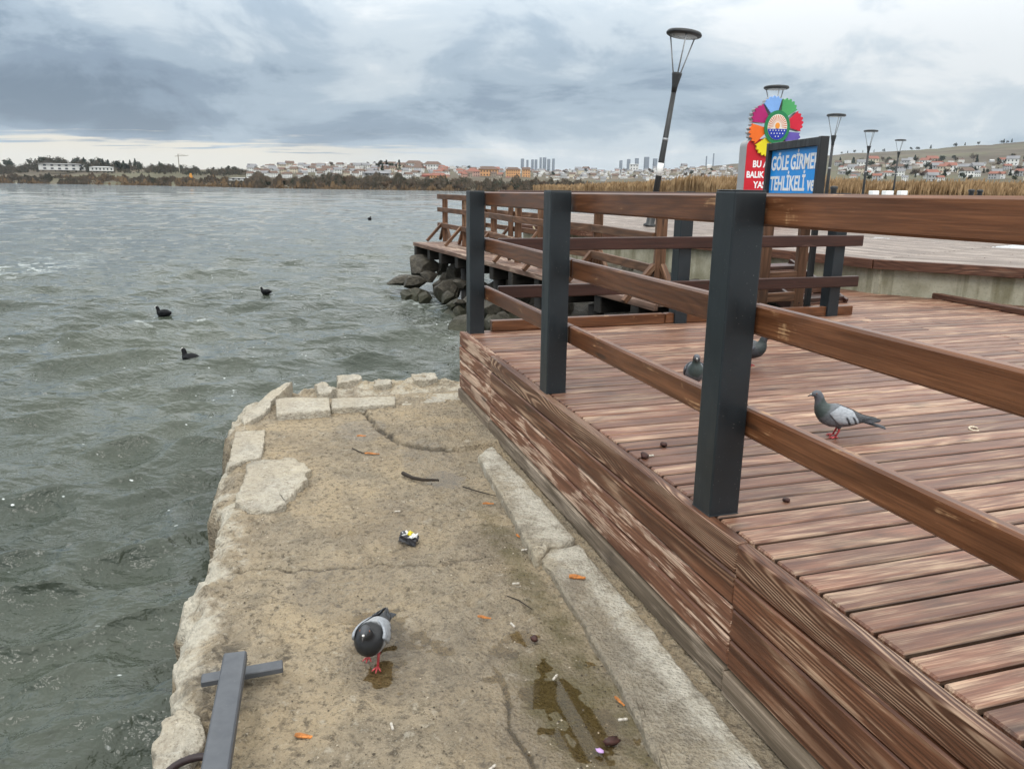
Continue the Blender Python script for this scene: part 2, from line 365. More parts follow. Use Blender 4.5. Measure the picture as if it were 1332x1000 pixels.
# concrete of the quay
def concrete(name, sand, light, dark, attrs=True, wetk=1.0):
    m = MT(name, .85, .35); oc = m.tc.outputs['Object']
    n1 = m.noise(oc, 2.3, 6, .6, .3); n2 = m.noise(oc, 9., 7, .65, .2); n3 = m.noise(oc, 34., 6, .72); n4 = m.noise(oc, 190., 4, .6)
    grit = m.voro(oc, 75.); grit2 = m.voro(oc, 210.)
    c = m.mix(m.ramp(n2, .34, .66), tuple(.62*x for x in sand), sand)
    c = m.mix(m.ramp(n1, .38, .66, 0, .75), c, (sand[0]*1.18, sand[1]*1.12, sand[2]*1.0)); c = m.mix(m.ramp(m.noise(oc, 1.1, 5, .6, .4), .48, .66, 0, .5), c, (sand[0]*.52, sand[1]*.50, sand[2]*.50))
    c = m.mix(m.ramp(n3, .49, .68, 0, .85), c, dark)
    c = m.mix(m.ramp(n4, .55, .75, 0, .55), c, light)
    c = m.mix(m.ramp(grit, .05, .25, .8, 0.), c, dark)
    big = m.noise(oc, 18., 5, .7, .4); c = m.mix(m.ramp(big, .54, .66, 0, .6), c, tuple(1.3*x for x in dark)); c = m.mix(m.ramp(big, .30, .42, .45, 0.), c, light)
    c = m.mix(m.ramp(grit2, .1, .3, .28, 0.), c, tuple(.5*x for x in dark))
    r = m.ramp(n3, .3, .7, .72, .95)
    if attrs:
        pale = m.attr('pale'); wet = m.attr('wet'); moss = m.attr('moss'); crack = m.attr('crack')
        pf = m.ramp(m.math('ADD', pale, m.math('MULTIPLY', m.math('SUBTRACT', n2, .5), .9)), .42, .7)
        lc = m.mix(m.ramp(n3, .35, .68), light, tuple(.72*x for x in light))
        lc = m.mix(m.ramp(grit, .05, .2, .4, 0.), lc, dark)
        c = m.mix(pf, c, lc)
        wf = m.ramp(m.math('ADD', wet, m.math('MULTIPLY', m.math('SUBTRACT', n2, .5), .55)), .36, .6)
        c = m.mix(m.math('MULTIPLY', wf, .78), c, m.mix(.4, c, (.12, .095, .066)))
        mf = m.ramp(m.math('ADD', moss, m.math('MULTIPLY', m.math('SUBTRACT', n2, .5), .8)), .4, .75)
        c = m.mix(m.math('MULTIPLY', mf, .75), c, m.mix(m.ramp(n3, .3, .7), (.05, .042, .012), (.115, .092, .035)))
        c = m.mix(crack, c, (.03, .024, .018))
        r = m.math('SUBTRACT', r, m.math('MULTIPLY', wf, .42*wetk))
    m.color(c); m.rough(r)
    h = m.math('ADD', m.math('MULTIPLY', n3, .7), m.math('ADD', m.math('MULTIPLY', n4, .35), m.math('MULTIPLY', grit, .5)))
    h = m.math('ADD', h, m.math('MULTIPLY', n2, .8))
    m.bump(h, .9, .018); return m.m
M['quay'] = concrete('weathered quay concrete', (.305, .250, .175), (.48, .44, .36), (.062, .049, .035))
M['stone'] = concrete('pale broken concrete', (.46, .42, .345), (.62, .585, .51), (.20, .17, .13), False)
M['kerb'] = concrete('grey kerb concrete', (.385, .34, .265), (.54, .50, .42), (.12, .10, .075), True)
# old retaining wall, water-stained
def wallmat():
    m = MT('stained retaining wall', .85, .3); oc = m.tc.outputs['Object']
    n = m.noise(oc, 3., 6, .6); s = m.noise(m.vmul(oc, (3.5, 3.5, .25)), 1.6, 5, .6); g = m.noise(oc, 40., 4, .6)
    c = m.mix(m.ramp(n, .35, .65), (.22, .205, .14), (.36, .34, .26)); c = m.mix(m.ramp(s, .52, .68, 0, .65), c, (.13, .115, .06))
    c = m.mix(m.ramp(g, .5, .75, 0, .4), c, (.10, .09, .06)); m.color(c); m.bump(g, .4, .006); return m.m
M['wall'] = wallmat()
def rockmat():
    m = MT('riprap rock', .7, .4); oc = m.tc.outputs['Object']; g = m.tc.outputs['Object']
    n = m.noise(oc, 3.2, 7, .65, .3); n2 = m.noise(oc, 22., 5, .65)
    c = m.mix(m.ramp(n, .35, .68), (.032, .027, .020), (.092, .080, .060)); c = m.mix(m.ramp(n2, .5, .72, 0, .6), c, (.035, .032, .026))
    geo = m.N.new('ShaderNodeNewGeometry'); z = m.sep(geo.outputs['Position'])[2]
    wl = m.ramp(m.math('ADD', z, m.math('MULTIPLY', n, .25)), -.80, -.5, 1, 0)   # algae up to the splash line
    c = m.mix(m.math('MULTIPLY', wl, .8), c, (.028, .030, .014)); m.color(c); m.bump(m.math('ADD', n, m.math('MULTIPLY', n2, .4)), .6, .05); return m.m
M['rock'] = rockmat()

# ------------------------------------------------------------------ water
WZ = -.95
def watermat():
    m = MT('lake water', .07, .5); m.b.inputs['IOR'].default_value = 1.333
    oc = m.tc.outputs['Object']
    geo = m.N.new('ShaderNodeNewGeometry')
    n1 = m.noise(m.vmul(oc, (.75, 1.25, 1)), 5.0, 4, .55, .25); n2 = m.noise(m.vmul(oc, (.7, 1.3, 1)), 1.3, 4, .55, .25); n3 = m.noise(oc, 26., 3, .55, .3)
    cl_ = m.noise(oc, .35, 4, .5)
    c = m.mix(m.ramp(cl_, .35, .7), (.041, .050, .039), (.060, .069, .053))
    # specks of foam, denser in drifting streaks
    vo = m.voro(m.vmul(oc, (1, 1.9, 1)), 7.); vo = m.math('ADD', vo, m.math('MULTIPLY', m.math('SUBTRACT', n3, .5), .08))
    drift = m.ramp(m.noise(m.vmul(oc, (.35, .8, 1)), .8, 4, .6, .5), .44, .58)
    drift = m.math('MULTIPLY', drift, m.ramp(m.noise(oc, 1.9, 3, .6), .44, .56))
    fo = m.math('MULTIPLY', m.ramp(vo, .055, .11, 1, 0), drift)
    fo = m.math('MAXIMUM', fo, m.math('MULTIPLY', m.attr('foam'), m.ramp(n1, .48, .58)))
    c = m.mix(fo, c, (.62, .66, .65)); m.color(c)
    m.rough(m.ramp(fo, 0, 1, .03, .7))
    h = m.math('ADD', m.math('MULTIPLY', n1, .42), m.math('ADD', m.math('MULTIPLY', n2, 1.0), m.math('MULTIPLY', n3, .05)))
    m.bump(h, 1.0, .17); return m.m
M['water'] = watermat()
def water():
    az = np.radians(np.concatenate([np.arange(-80, -44, 2.), np.arange(-44, -36, .2), np.arange(-36, 10, .09), np.arange(10, 80, 2.)]))
    # finest near the quay and the railings, coarsening with distance
    r = 1.2*np.exp(np.linspace(0, math.log(9000/1.2), 1050))
    A, Rr = np.meshgrid(az, r)
    x = Rr*np.sin(A); y = Rr*np.cos(A); z = np.zeros_like(x); dx = np.zeros_like(x); dy = np.zeros_like(x)
    step = Rr*np.maximum(.0088, np.gradient(az)[None, :]*.9)
    wd = R(-72)   # heading of the wind chop
    for k in range(84):
        lam = .09*(1.068**k)*RNG.uniform(.9, 1.1); kk = 2*math.pi/lam
        th = wd+RNG.normal(0, .42); amp = .0170*lam**.80*(1 if lam < .7 else (.7/lam)**1.0)
        ph = RNG.uniform(0, 6.28)
        f = np.clip((lam/step-2.2)/3., 0, 1)      # leave out what this spacing cannot carry
        q = kk*(x*math.cos(th)+y*math.sin(th))+ph
        z += f*amp*np.sin(q); dx += f*amp*.8*math.cos(th)*np.cos(q); dy += f*amp*.8*math.sin(th)*np.cos(q)
    grp = .55+.9*fbm(x*.16+9, y*.16, 3, 5)
    z *= grp; x2 = x+dx*grp; y2 = y+dy*grp
    foam = np.zeros_like(x)
    # one breaking crest between the two coots
    p, q = at(95, 440, WZ), at(285, 424, WZ); d = segdist(x+(fbm(x*1.1, y*1.1, 2, 2)-.5)*.5, y+(fbm(x*1.3+5, y*1.3, 2, 6)-.5)*.7, [(p.x, p.y), ((p.x+q.x)/2+.05, (p.y+q.y)/2-.12), (q.x, q.y)])
    bump_ = np.exp(-(d/.22)**2); z += .12*bump_*(.5+fbm(x*2, y*2, 2, 5))
    foam += .42*np.exp(-(d/.07)**2)*(fbm(x*7, y*7, 3, 3) > .54)
    # wash round the rocks
    rk = at(590, 388, WZ); dd = np.hypot(x-rk.x, y-rk.y); foam += np.clip(.62-dd/2.6, 0, 1)*(fbm(x*2.2, y*2.2, 3, 8) > .52)
    lf = at(8, 350, WZ); dd = np.hypot((x-lf.x)*.8, (y-lf.y)*.35); foam += .8*np.clip(1-dd/1.5, 0, 1)*(fbm(x*1.5, y*3, 3, 4) > .5)
    me = npmesh('water', np.stack([x2, y2, z], -1).reshape(-1, 3), gridquads(len(r), len(az)))
    setattr_f(me, 'foam', np.clip(foam, 0, 1))
    o = meshobj('water', me, M['water'], None, TR((0, 0, WZ)), 'structure')
water()

# ------------------------------------------------------------------ quay (concrete apron beside the deck)
QZ = -.55
def px_st(pts, z=QZ): return [st(at(x, y, z)) for x, y in pts]
LEFT = [(5.2, -1.84), (3.70, -1.80), (3.46, -1.795), (3.11, -1.795), (2.85, -1.78), (2.53, -1.755), (2.06, -1.73), (1.55, -1.715), (1.04, -1.717), (.40, -1.72), (-.18, -1.68), (-.62, -1.53), (-.80, -1.27), (-1.03, -.87), (-1.05, -.55), (-.95, -.1), (-.84, .17), (-.8, .6)]
CRACK = [(475, 535), (482, 548), (490, 560), (505, 569), (520, 578), (545, 584), (570, 587), (605, 586), (640, 580)]
CRACK2 = [(645, 865), (658, 905), (668, 945), (690, 985), (700, 1000)]
CRACK3 = [(290, 748), (340, 744), (390, 746), (440, 738), (500, 733), (560, 735), (600, 727), (640, 724)]
CRACK4 = [(545, 700), (500, 720), (450, 742)]
def sdpoly(S, T, poly):
    d = segdist(S, T, poly, True); return np.where(inside(S, T, poly), d, -d)
QG = {}
def quay():
    # rows run along s; the outline is the LEFT polyline resampled, roughened
    nr, nc = 820, 270
    s = np.linspace(-1.06, 7.2, nr)
    side = np.array(LEFT)[::-1]
    # left limit t(s) on the long side; the far side is cut by lowering what lies outside the outline
    poly = LEFT+[(-.8, 1.2), (5.2, 1.2)]
    lt = np.interp(s, [-1.06, -1.03, -.80, -.62, -.18, .4, 1.04, 1.55, 2.06, 2.53, 2.85, 3.11, 3.46, 3.7, 5.2],
                   [-.75, -.87, -1.27, -1.53, -1.68, -1.72, -1.717, -1.715, -1.73, -1.755, -1.78, -1.795, -1.795, -1.80, -1.84])
    rag = (fbm(s*2.6, s*0+3, 4, 21)-.5)*.15+(fbm(s*12, s*0+7, 4, 22)-.5)*.09
    lt = lt+rag*np.clip((s+1.0)/.5, 0, 1)
    b = np.linspace(0, 1, nc)**1.12
    T = lt[:, None]+(0.30-lt[:, None])*b[None, :]; S = np.repeat(s[:, None], nc, 1)
    far = np.interp(T, [-1.9, -.87, -.55, -.1, .17, .6], [-1.2, -1.03, -1.05, -.95, -.84, -.8])+(fbm(T*4, T*0+2, 3, 9)-.5)*.12
    S = np.maximum(S, far)
    e = np.minimum(T-lt[:, None], S-far)          # distance from the broken edge
    z = np.zeros_like(S)
    calm = np.zeros_like(S)
    for (x, y), ra, rb in (((575, 618), .15, .11), ((505, 855), .26, .17), ((745, 935), .40, .19)):
        a, bb = st(at(x, y, QZ)); calm = np.maximum(calm, np.exp(-(((S-a)/ra)**2+((T-bb)/rb)**2)**2*.25))
    z += (fbm(S*1.2, T*1.2, 3, 1)-.5)*.03+(fbm(S*9, T*9, 4, 2)-.5)*.016+(fbm(S*34, T*34, 3, 3)-.5)*.019*(1-.85*calm)
    rough_edge = np.clip(1-e/.42, 0, 1)
    z += rough_edge*((.5-np.abs(fbm(S*5, T*5, 4, 4)-.5)*4)*.030+(fbm(S*15, T*15, 4, 6)-.5)*.05)-.05*np.clip(1-e/.12, 0, 1)**2
    # far rubble strip beyond the curb stones lies lower and rough
    rub = np.clip((-.28-S)/.12, 0, 1); z += rub*(-.055+(fbm(S*6, T*6, 4, 12)-.45)*.11)
    ck = px_st(CRACK); regpoly = ck+[(1.16, .4), (-.2, .4), (-.2, -.75)]
    z += .022*np.clip(sdpoly(S, T, regpoly)/.012, 0, 1)
    crack = np.zeros_like(S)
    for c, w, dep in ((CRACK, .010, .018), (CRACK2, .006, .012), (CRACK3, .007, .010), (CRACK4, .004, .006)):
        p = px_st(c); d = segdist(S+(fbm(S*14, T*14, 2, 31)-.5)*.05, T+(fbm(S*14, T*14, 2, 33)-.5)*.05, p)
        g = np.exp(-(d/w)**2); z -= dep*g; crack = np.maximum(crack, g*.8*(fbm(S*7, T*7, 2, 37) > .35))
    # pits
    for _ in range(26):
        a, bb = RNG.uniform(0, 4.2), RNG.uniform(-1.65, -.4); rr = RNG.uniform(.010, .026)
        z -= rr*.9*np.exp(-(((S-a)/rr)**2+((T-bb)/(rr*1.5))**2))
    # shallow hollows that hold water
    wet = np.zeros_like(S)
    for (x, y), ra, rb, dep in (((575, 618), .15, .11, .016), ((505, 855), .30, .20, .008), ((745, 935), .42, .20, .010), ((450, 765), .30, .26, .004), ((640, 900), .55, .24, .005), ((470, 560), .3, .2, .003), ((560, 600), .4, .2, .003), ((760, 1010), .5, .3, .006)):
        a, bb = st(at(x, y, QZ)); g = np.exp(-(((S-a)/ra)**2+((T-bb)/rb)**2)); z -= dep*g; wet = np.maximum(wet, g*1.0)
    gx, gt = st(at(600, 1000, QZ))
    wet = np.maximum(wet, .50*np.clip((T+1.35)/.5, 0, 1)*np.clip((S-.6)/1.6, 0, 1)*(.55+.9*fbm(S*1.7, T*1.7, 3, 27)))
    wet = np.maximum(wet, .34*np.clip((T+1.5)/.3, 0, 1))
    bs_ = px_st([(300, 853), (268, 1010)]); bq_ = px_st([(258, 885), (370, 865)])
    dd_ = np.minimum(segdist(S, T, bs_)-.03, segdist(S, T, bq_)); stain = np.clip(1-dd_/.10, 0, 1)*.9*(fbm(S*16, T*16, 3, 91) > .50)*(fbm(S*60, T*60, 2, 92) > .38); crack = np.maximum(crack, stain*.75)
    moss = np.maximum(.8*np.exp(-(((S-3.75)/.55)**2+((T+.55)/.20)**2)), .62*np.exp(-((T+.40)/.16)**2)*np.clip((S-1.2)/1.2, 0, 1))
    moss = np.maximum(moss, .35*np.exp(-((S-4.2)/.9)**2)*np.clip((T+1.0)/.5, 0, 1))
    pale = np.clip(1-e/.36, 0, 1)*.66*(.55+.9*fbm(S*2.2, T*2.2, 3, 29))
    pale = np.maximum(pale, .5*rub)
    side_w = 1-np.clip(e/.03, 0, 1)
    px = F0.x+U2.x*S+V2.x*T; py = F0.y+U2.y*S+V2.y*T
    top = np.stack([px, py, QZ+z], -1)
    QG.update(S=S, T=T, P=top)
    # broken flank going down into the water along the left and far edges
    rows = []
    edge_idx = [(i, 0) for i in range(nr-1, -1, -1)]+[(0, j) for j in range(1, nc)]
    ev = np.array([top[i, j] for i, j in edge_idx]); es = np.array([(S[i, j], T[i, j]) for i, j in edge_idx])
    tang = np.gradient(ev[:, :2], axis=0); nrm = np.stack([tang[:, 1], -tang[:, 0]], -1); nrm /= np.linalg.norm(nrm, axis=1, keepdims=True)+1e-9
    cen = np.array([F0.x+U2.x*2-V2.x*.8, F0.y+U2.y*2-V2.y*.8]); sg = np.sign(((ev[:, :2]-cen)*nrm).sum(1)); nrm *= sg[:, None]
    kern = np.ones(25)/25
    nrm = np.stack([np.convolve(np.pad(nrm[:, i], 12, 'edge'), kern, 'valid') for i in (0, 1)], -1)
    lp = np.arange(len(ev))*.011
    verts = [top.reshape(-1, 3)]; nq = [gridquads(nr, nc)]
    base = nr*nc; prev = np.array([i*nc+j for i, j in edge_idx])
    for k in range(1, 9):
        f = k/8; out = .015+.05*f+(fbm(lp*3, lp*0+f*3, 3, 41)-.5)*.09+(fbm(lp*14, lp*0+f*9, 2, 44)-.5)*.035
        p = np.concatenate([ev[:, :2]+nrm*out[:, None], (ev[:, 2]-f*.75)[:, None]], 1); verts.append(p)
        cur = base+np.arange(len(ev)); base += len(ev)
        nq.append(np.stack([prev[:-1], cur[:-1], cur[1:], prev[1:]], -1)); prev = cur
    V = np.concatenate(verts); Q = np.concatenate(nq)
    me = npmesh('quay', V, Q)
    n2 = len(V)-nr*nc
    for nm, arr, fill in (('pale', pale, .35), ('wet', wet, .55), ('moss', moss, .3), ('crack', crack, 0)):
        setattr_f(me, nm, np.concatenate([arr.ravel(), np.full(n2, fill)]))
    bm = bmesh.new(); bm.from_mesh(me); bmesh.ops.recalc_face_normals(bm, faces=bm.faces)
    if sum(f.normal.z for f in list(bm.faces)[:4000]) < 0: bmesh.ops.reverse_faces(bm, faces=bm.faces)
    bm.to_mesh(me); bm.free(); me.shade_smooth()
    meshobj('quay_apron', me, M['quay'], None, None, 'structure')
quay()

def slab(name, poly_px, z0, z1, mat, label, cat, group=None, jag=.012, tilt=(0, 0), res=.012, rough=.012, seed=1, bev=.012):
    """a broken concrete piece: jagged outline, uneven top, real thickness"""
    P = [at(x, y, z1) for x, y in poly_px]; P = [(p.x, p.y) for p in P]
    cx = sum(p[0] for p in P)/len(P); cy = sum(p[1] for p in P)/len(P)
    ring = []
    for (ax, ay), (bx, by) in zip(P, P[1:]+P[:1]):
        n = max(2, int(math.hypot(bx-ax, by-ay)/.02))
        for k in range(n): ring.append((ax+(bx-ax)*k/n, ay+(by-ay)*k/n))
    ring = np.array(ring); nn = len(ring); a = np.arange(nn)*.02
    t = np.roll(ring, -1, 0)-np.roll(ring, 1, 0); nr_ = np.stack([t[:, 1], -t[:, 0]], -1); nr_ /= np.linalg.norm(nr_, axis=1, keepdims=True)+1e-9
    ring = ring+nr_*((fbm(a*14, a*0, 3, seed)-.5)*2*jag)[:, None]
    L_ = [1.0, .985, .93, .8, .62, .42, .22]
    verts = []; F = []
    def hz(x, y): return z1+tilt[0]*(x-cx)+tilt[1]*(y-cy)+(fbm(x*11, y*11, 4, seed+5)-.5)*rough*2
    levels = [(1.0, z0)]+[(l, None) for l in L_]
    for i, (l, zz) in enumerate(levels):
        q = np.array([cx, cy])+(ring-[cx, cy])*l
        z = np.full(nn, zz) if zz is not None else hz(q[:, 0], q[:, 1])-(bev if i == 1 else bev*.25 if i == 2 else 0)
        if zz is not None: q = q+nr_*((fbm(a*9, a*0+4, 3, seed+2)-.6)*jag*1.5)[:, None]
        verts.append(np.concatenate([q, z[:, None]], 1))
    V = np.concatenate(verts+[np.array([[cx, cy, float(hz(np.array([cx]), np.array([cy]))[0])]])])
    for i in range(len(levels)-1):
        for k in range(nn): F.append((i*nn+k, i*nn+(k+1) % nn, (i+1)*nn+(k+1) % nn, (i+1)*nn+k))
    tri = [(i, j, len(V)-1) for i, j in ((((len(levels)-1)*nn)+k, (len(levels)-1)*nn+(k+1) % nn) for k in range(nn))]
    V = V-np.array([cx, cy, 0]); me = pyd(name, V, F+tri)
    bm = bmesh.new(); bm.from_mesh(me); bmesh.ops.recalc_face_normals(bm, faces=bm.faces); bm.to_mesh(me); bm.free(); me.shade_smooth()
    if mat in (M['kerb'],):
        for nm, v in (('pale', .3), ('wet', 0), ('moss', .15), ('crack', 0)):
            setattr_f(me, nm, np.full(len(me.vertices), v))
        if name == 'kerb':
            xs = np.array([(v_.co.x+cx, v_.co.y+cy) for v_ in me.vertices]); S = (xs-[F0.x, F0.y])@np.array(U2); T = (xs-[F0.x, F0.y])@np.array(V2)
            wt = np.clip((-.13-T)/.10+(S-3.3)*.25, 0, 1)*np.clip((S-2.6)/.5, 0, 1); me.attributes['wet'].data.foreach_set('value', (wt*.75).astype(np.float32))
            pl = np.clip(.62-np.abs(T+.15)*1.4, 0, 1); me.attributes['pale'].data.foreach_set('value', pl.astype(np.float32))
    o = meshobj(name, me, mat, None, TR((cx, cy, 0))); return tag(o, label, cat, group)
CG = 'curb stones laid along the far end of the quay'
slab('curb_stone', [(358, 519), (371, 516), (428, 517), (430, 533), (360, 538)], QZ-.03, QZ+.055, M['stone'], 'leftmost of the three pale curb stones across the far end of the concrete quay', 'curb stone', CG, .004, (0, 0), rough=.004, seed=11)
slab('curb_stone', [(431, 518), (515, 515), (514, 525), (431, 531)], QZ-.03, QZ+.042, M['stone'], 'middle curb stone across the far end of the quay, tight against its left neighbour', 'curb stone', CG, .004, (0, 0), rough=.004, seed=12)
slab('curb_stone', [(520, 514), (601, 510), (601, 520), (523, 527)], QZ-.03, QZ+.016, M['stone'], 'chipped curb stone running up to the wooden deck corner, a gap on its left', 'curb stone', CG, .012, (0, 0), rough=.006, seed=13)
slab('edge_stone', [(306, 561), (345, 558), (343, 577), (340, 594), (318, 598), (295, 609)], QZ-.25, QZ+.03, M['stone'], 'flat pale squared stone on the left edge of the quay above the water', 'edge stone', None, .006, rough=.006, seed=14)
slab('mortar_patch', [(325, 598), (352, 595), (385, 596), (398, 606), (400, 620), (395, 632), (380, 646), (370, 656), (345, 663), (318, 660), (303, 655), (314, 628)], QZ-.03, QZ+.035, M['stone'], 'rough pale round patch of mortar with a crumbling rim on the left of the quay', 'mortar patch', None, .034, rough=.020, seed=15)
slab('broken_slab', [(328, 528), (352, 510), (372, 501), (381, 500), (366, 513), (352, 523), (348, 533), (330, 541), (318, 547), (313, 538)], QZ-.2, QZ+.05, M['stone'], 'tilted broken slab at the far left corner of the quay beside the leftmost curb stone', 'broken slab', None, .012, (.05, .05), rough=.010, seed=16)
slab('broken_lump', [(205, 990), (212, 950), (225, 920), (245, 915), (262, 932), (266, 962), (252, 985), (238, 1010), (210, 1030)], QZ-.25, QZ+.045, M['stone'], 'rough whitish lump of broken concrete at the bottom left beside the steel beam', 'broken lump', None, .035, (-.1, .05), rough=.026, seed=17)
RG = 'rubble lumps beyond the curb stones'
for i, (pts, lab) in enumerate([
        ([(408, 497), (420, 493), (436, 507), (428, 512), (414, 511)], 'slanted rubble chunk behind the joint of the left two curb stones'),
        ([(437, 489), (468, 486), (470, 493), (440, 499)], 'flat whitish rubble block at the water edge behind the middle curb stone'),
        ([(487, 493), (508, 492), (510, 500), (486, 501)], 'small rounded pale lump behind the middle curb stone'),
        ([(535, 487), (566, 484), (569, 492), (540, 495)], 'white rubble block at the far edge of the quay nearest the deck')]):
    slab('rubble_block', pts, QZ-.2, QZ+(.02, -.005, -.01, .0)[i], M['stone'], lab, 'rubble', RG, .024, (.1*(i == 0), 0), rough=.02, seed=20+i)
slab('kerb', [(622, 592), (630, 584), (640, 579), (660, 600), (700, 644), (749, 700), (728, 709), (715, 709), (706, 721), (697, 724), (684, 703), (664, 664), (650, 640)], QZ-.05, QZ+.045, M['kerb'], 'raised pale kerb section along the foot of the deck boards, broken off at its near end', 'kerb', 'kerb sections at the foot of the deck', .006, rough=.006, seed=31)
slab('kerb', [(703, 724), (716, 712), (730, 713), (752, 706), (850, 822), (940, 932), (1010, 1016), (1060, 1085), (905, 1085), (862, 1000), (830, 935), (796, 870), (760, 812), (722, 752)], QZ-.05, QZ+.026, M['kerb'], 'long worn kerb section with damp left side at the foot of the near deck boards', 'kerb', 'kerb sections at the foot of the deck', .010, rough=.007, seed=32)

# ------------------------------------------------------------------ wooden deck
deck = empty('wooden_deck', dk(2, 2, 0), 'large reddish brown plank deck with weathered boarded side standing beside the concrete quay', 'deck')
PW, GAP = .105, .011
row = 0; s = -2.31
while s < 6.9:
    t0 = .047 if s > -.02 else 3.72
    t1 = 8.3
    cut = t0+RNG.uniform(2.4, 4.4)
    for a, b in ((t0, cut-.002), (cut+.002, t1)):
        dz = -.0135+RNG.uniform(-.0018, .0018)
        a2 = round(a*20)/20+.001*(a == t0); ln = round((b-a)*10)/10 if b != t1 else (t1-a)
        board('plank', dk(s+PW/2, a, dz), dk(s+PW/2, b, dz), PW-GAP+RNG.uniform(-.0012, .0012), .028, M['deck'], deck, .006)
    s += PW; row += 1
# boarded side: five courses in three lengths
HS = [.115, .112, .112, .110, .095]
for (s0, s1), dt in (((0.004, .914), 0), ((.922, 3.864), -.004), ((3.872, 6.9), -.010)):
    z = .004
    for i, h in enumerate(HS):
        mat = M['sill'] if i == 4 else M['fascia_top'] if i == 0 and s0 > .5 else (M['fascia_worn'] if (i >= 2 and s0 < 3) or s0 < .5 else M['fascia'])
        th = .045; tt = th/2+dt+RNG.uniform(-.002, .002)-(.012 if i == 4 else 0)
        board('side_board', dk(s0, tt, z-h/2), dk(s1, tt, z-h/2), th, h-.006, mat, deck, .006)
        z -= h+.002
# hidden framing under the boards
for t in (.12, 1.5, 3.0, 4.5): board('joist', dk(.05, t, -.11), dk(6.8, t, -.11), .08, .16, M['under'], deck, .004)
board('end_board', dk(-.001, .06, -.115), dk(-.001, 3.7, -.115), .04, .17, M['under'], deck, .004)
# kick boards along the far edge
A_, B_ = Vector((-.17, 5.985, .043)), Vector((3.12, 7.07, .043))
fd = (B_-A_).normalized(); fn = Vector((fd.y, -fd.x, 0))
board('kick_board', A_, A_+fd*1.52, .07, .085, M['rail'], deck, .006); board('kick_board', A_+fd*1.53, B_, .07, .085, M['rail'], deck, .006)
# substructure walls so that the deck stands on something
prism('foundation', [tuple(dk(s_, t_)[:2]) for s_, t_ in ((.03, .07), (6.8, .07), (6.8, 8.2), (-2.2, 8.2), (-2.2, 4.2), (.35, 3.6))], -1.4, -.2, M['under'], deck)

# ------------------------------------------------------------------ railings
def post(parent, base, h, w=.115, rz=ANG_V, mat=None):
    o = meshobj('post', boxmesh(w, w, h, .006, 2, 'post'), mat or M['steel'], parent, TR((base.x, base.y, h/2+base.z), rz))
    meshobj('post_cap', boxmesh(w-.004, w-.004, .004, .0012, 1, 'cap'), mat or M['steel'], o, TR((base.x, base.y, h+base.z+.0022), rz))
    meshobj('weld_bead', boxmesh(w+.002, w+.002, .004, .001, 1, 'bead'), mat or M['steel'], o, TR((base.x, base.y, base.z+.0025), rz))
    return o
rail = empty('railing', dk(2, .11), 'near railing of dark square steel posts and brown wooden rails along the deck side', 'railing')
for s_, t_, h in ((.08, .11, 1.068), (1.915, .078, 1.083), (3.605, .072, 1.096), (5.35, .06, 1.10), (7.1, .05, 1.11)): post(rail, dk(s_, t_, .001), h)
for zt, dz in ((1.066, .0065), (.727, .002), (.359, .005)):
    cuts = (.03, 3.60, 7.2) if zt > 1 else (.03, 1.93, 3.60, 7.2)
    for a, b in zip(cuts, cuts[1:]):
        board('rail', dk(a+.003, .200-.0095*a, zt-.051+dz*a), dk(b-.003, .200-.0095*b, zt-.051+dz*b), .042, .102, M['rail'], rail, .008)
far = empty('railing', (A_+B_)/2, 'far railing of dark steel posts and dark brown rails crossing the end of the deck', 'railing')
rzf = math.atan2(fd.y, fd.x)
for k in (1.66, 3.22):
    q = A_+fd*k; post(far, Vector((q.x, q.y, .001)), 1.08, .115, rzf)
for zt in (1.08, .725, .365):
    p = A_+fd*.03+fn*.082; q = A_+fd*3.43+fn*.082
    board('rail', (p.x, p.y, zt-.048), (q.x, q.y, zt-.048), .042, .096, M['rail_dark'], far, .006)

# ------------------------------------------------------------------ jetty beyond the deck
E0 = Vector((-2.04, 15.87)); ED = Vector((.382, -.924)).normalized(); EN = Vector((.924, .382)).normalized()
def jt(a, n, z=0.):
    p = E0+ED*a+EN*n; return Vector((p.x, p.y, z))
jet = empty('wooden_jetty', jt(4, .4), 'narrow weathered wooden walkway on dark piles reaching out over the boulders', 'jetty')
JL = 9.0
nb = 6
for i in range(10):
    w = .145; n0 = .05+i*(w+.008)+w/2
    a1 = JL if i < 6 else 3.2
    a = 0.0+.01*(i % 2)
    while a < a1:
        b = min(a1, a+RNG.uniform(2.6, 3.6)); board('plank', jt(a, n0, -.016), jt(b-.006, n0, -.016), w, .032, M['jetty'], jet, .004); a = b
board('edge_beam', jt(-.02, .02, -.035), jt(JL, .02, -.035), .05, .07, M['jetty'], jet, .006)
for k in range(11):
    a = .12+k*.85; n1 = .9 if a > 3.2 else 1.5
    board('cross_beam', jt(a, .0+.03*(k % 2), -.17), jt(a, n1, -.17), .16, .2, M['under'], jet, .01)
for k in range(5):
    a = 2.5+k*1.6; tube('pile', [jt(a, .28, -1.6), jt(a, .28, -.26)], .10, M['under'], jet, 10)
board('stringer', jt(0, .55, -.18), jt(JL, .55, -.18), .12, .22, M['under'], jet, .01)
jr = empty('railing', jt(4, .55), 'brown timber railing with slanted foot braces standing on the jetty', 'railing')
JN = .58
J_posts = [.28, 1.75, 3.25, 4.85, 6.2, 7.35, 8.95]
JP = [Vector((-1.42, 16.21, 0)), Vector((-.93, 14.87, 0)), Vector((-.34, 13.3, 0)), atd(674, 300, 11.75), atd(716, 300, 10.6), atd(778, 300, 9.45), atd(860, 300, 7.72)]
for p in JP: p.z = 0
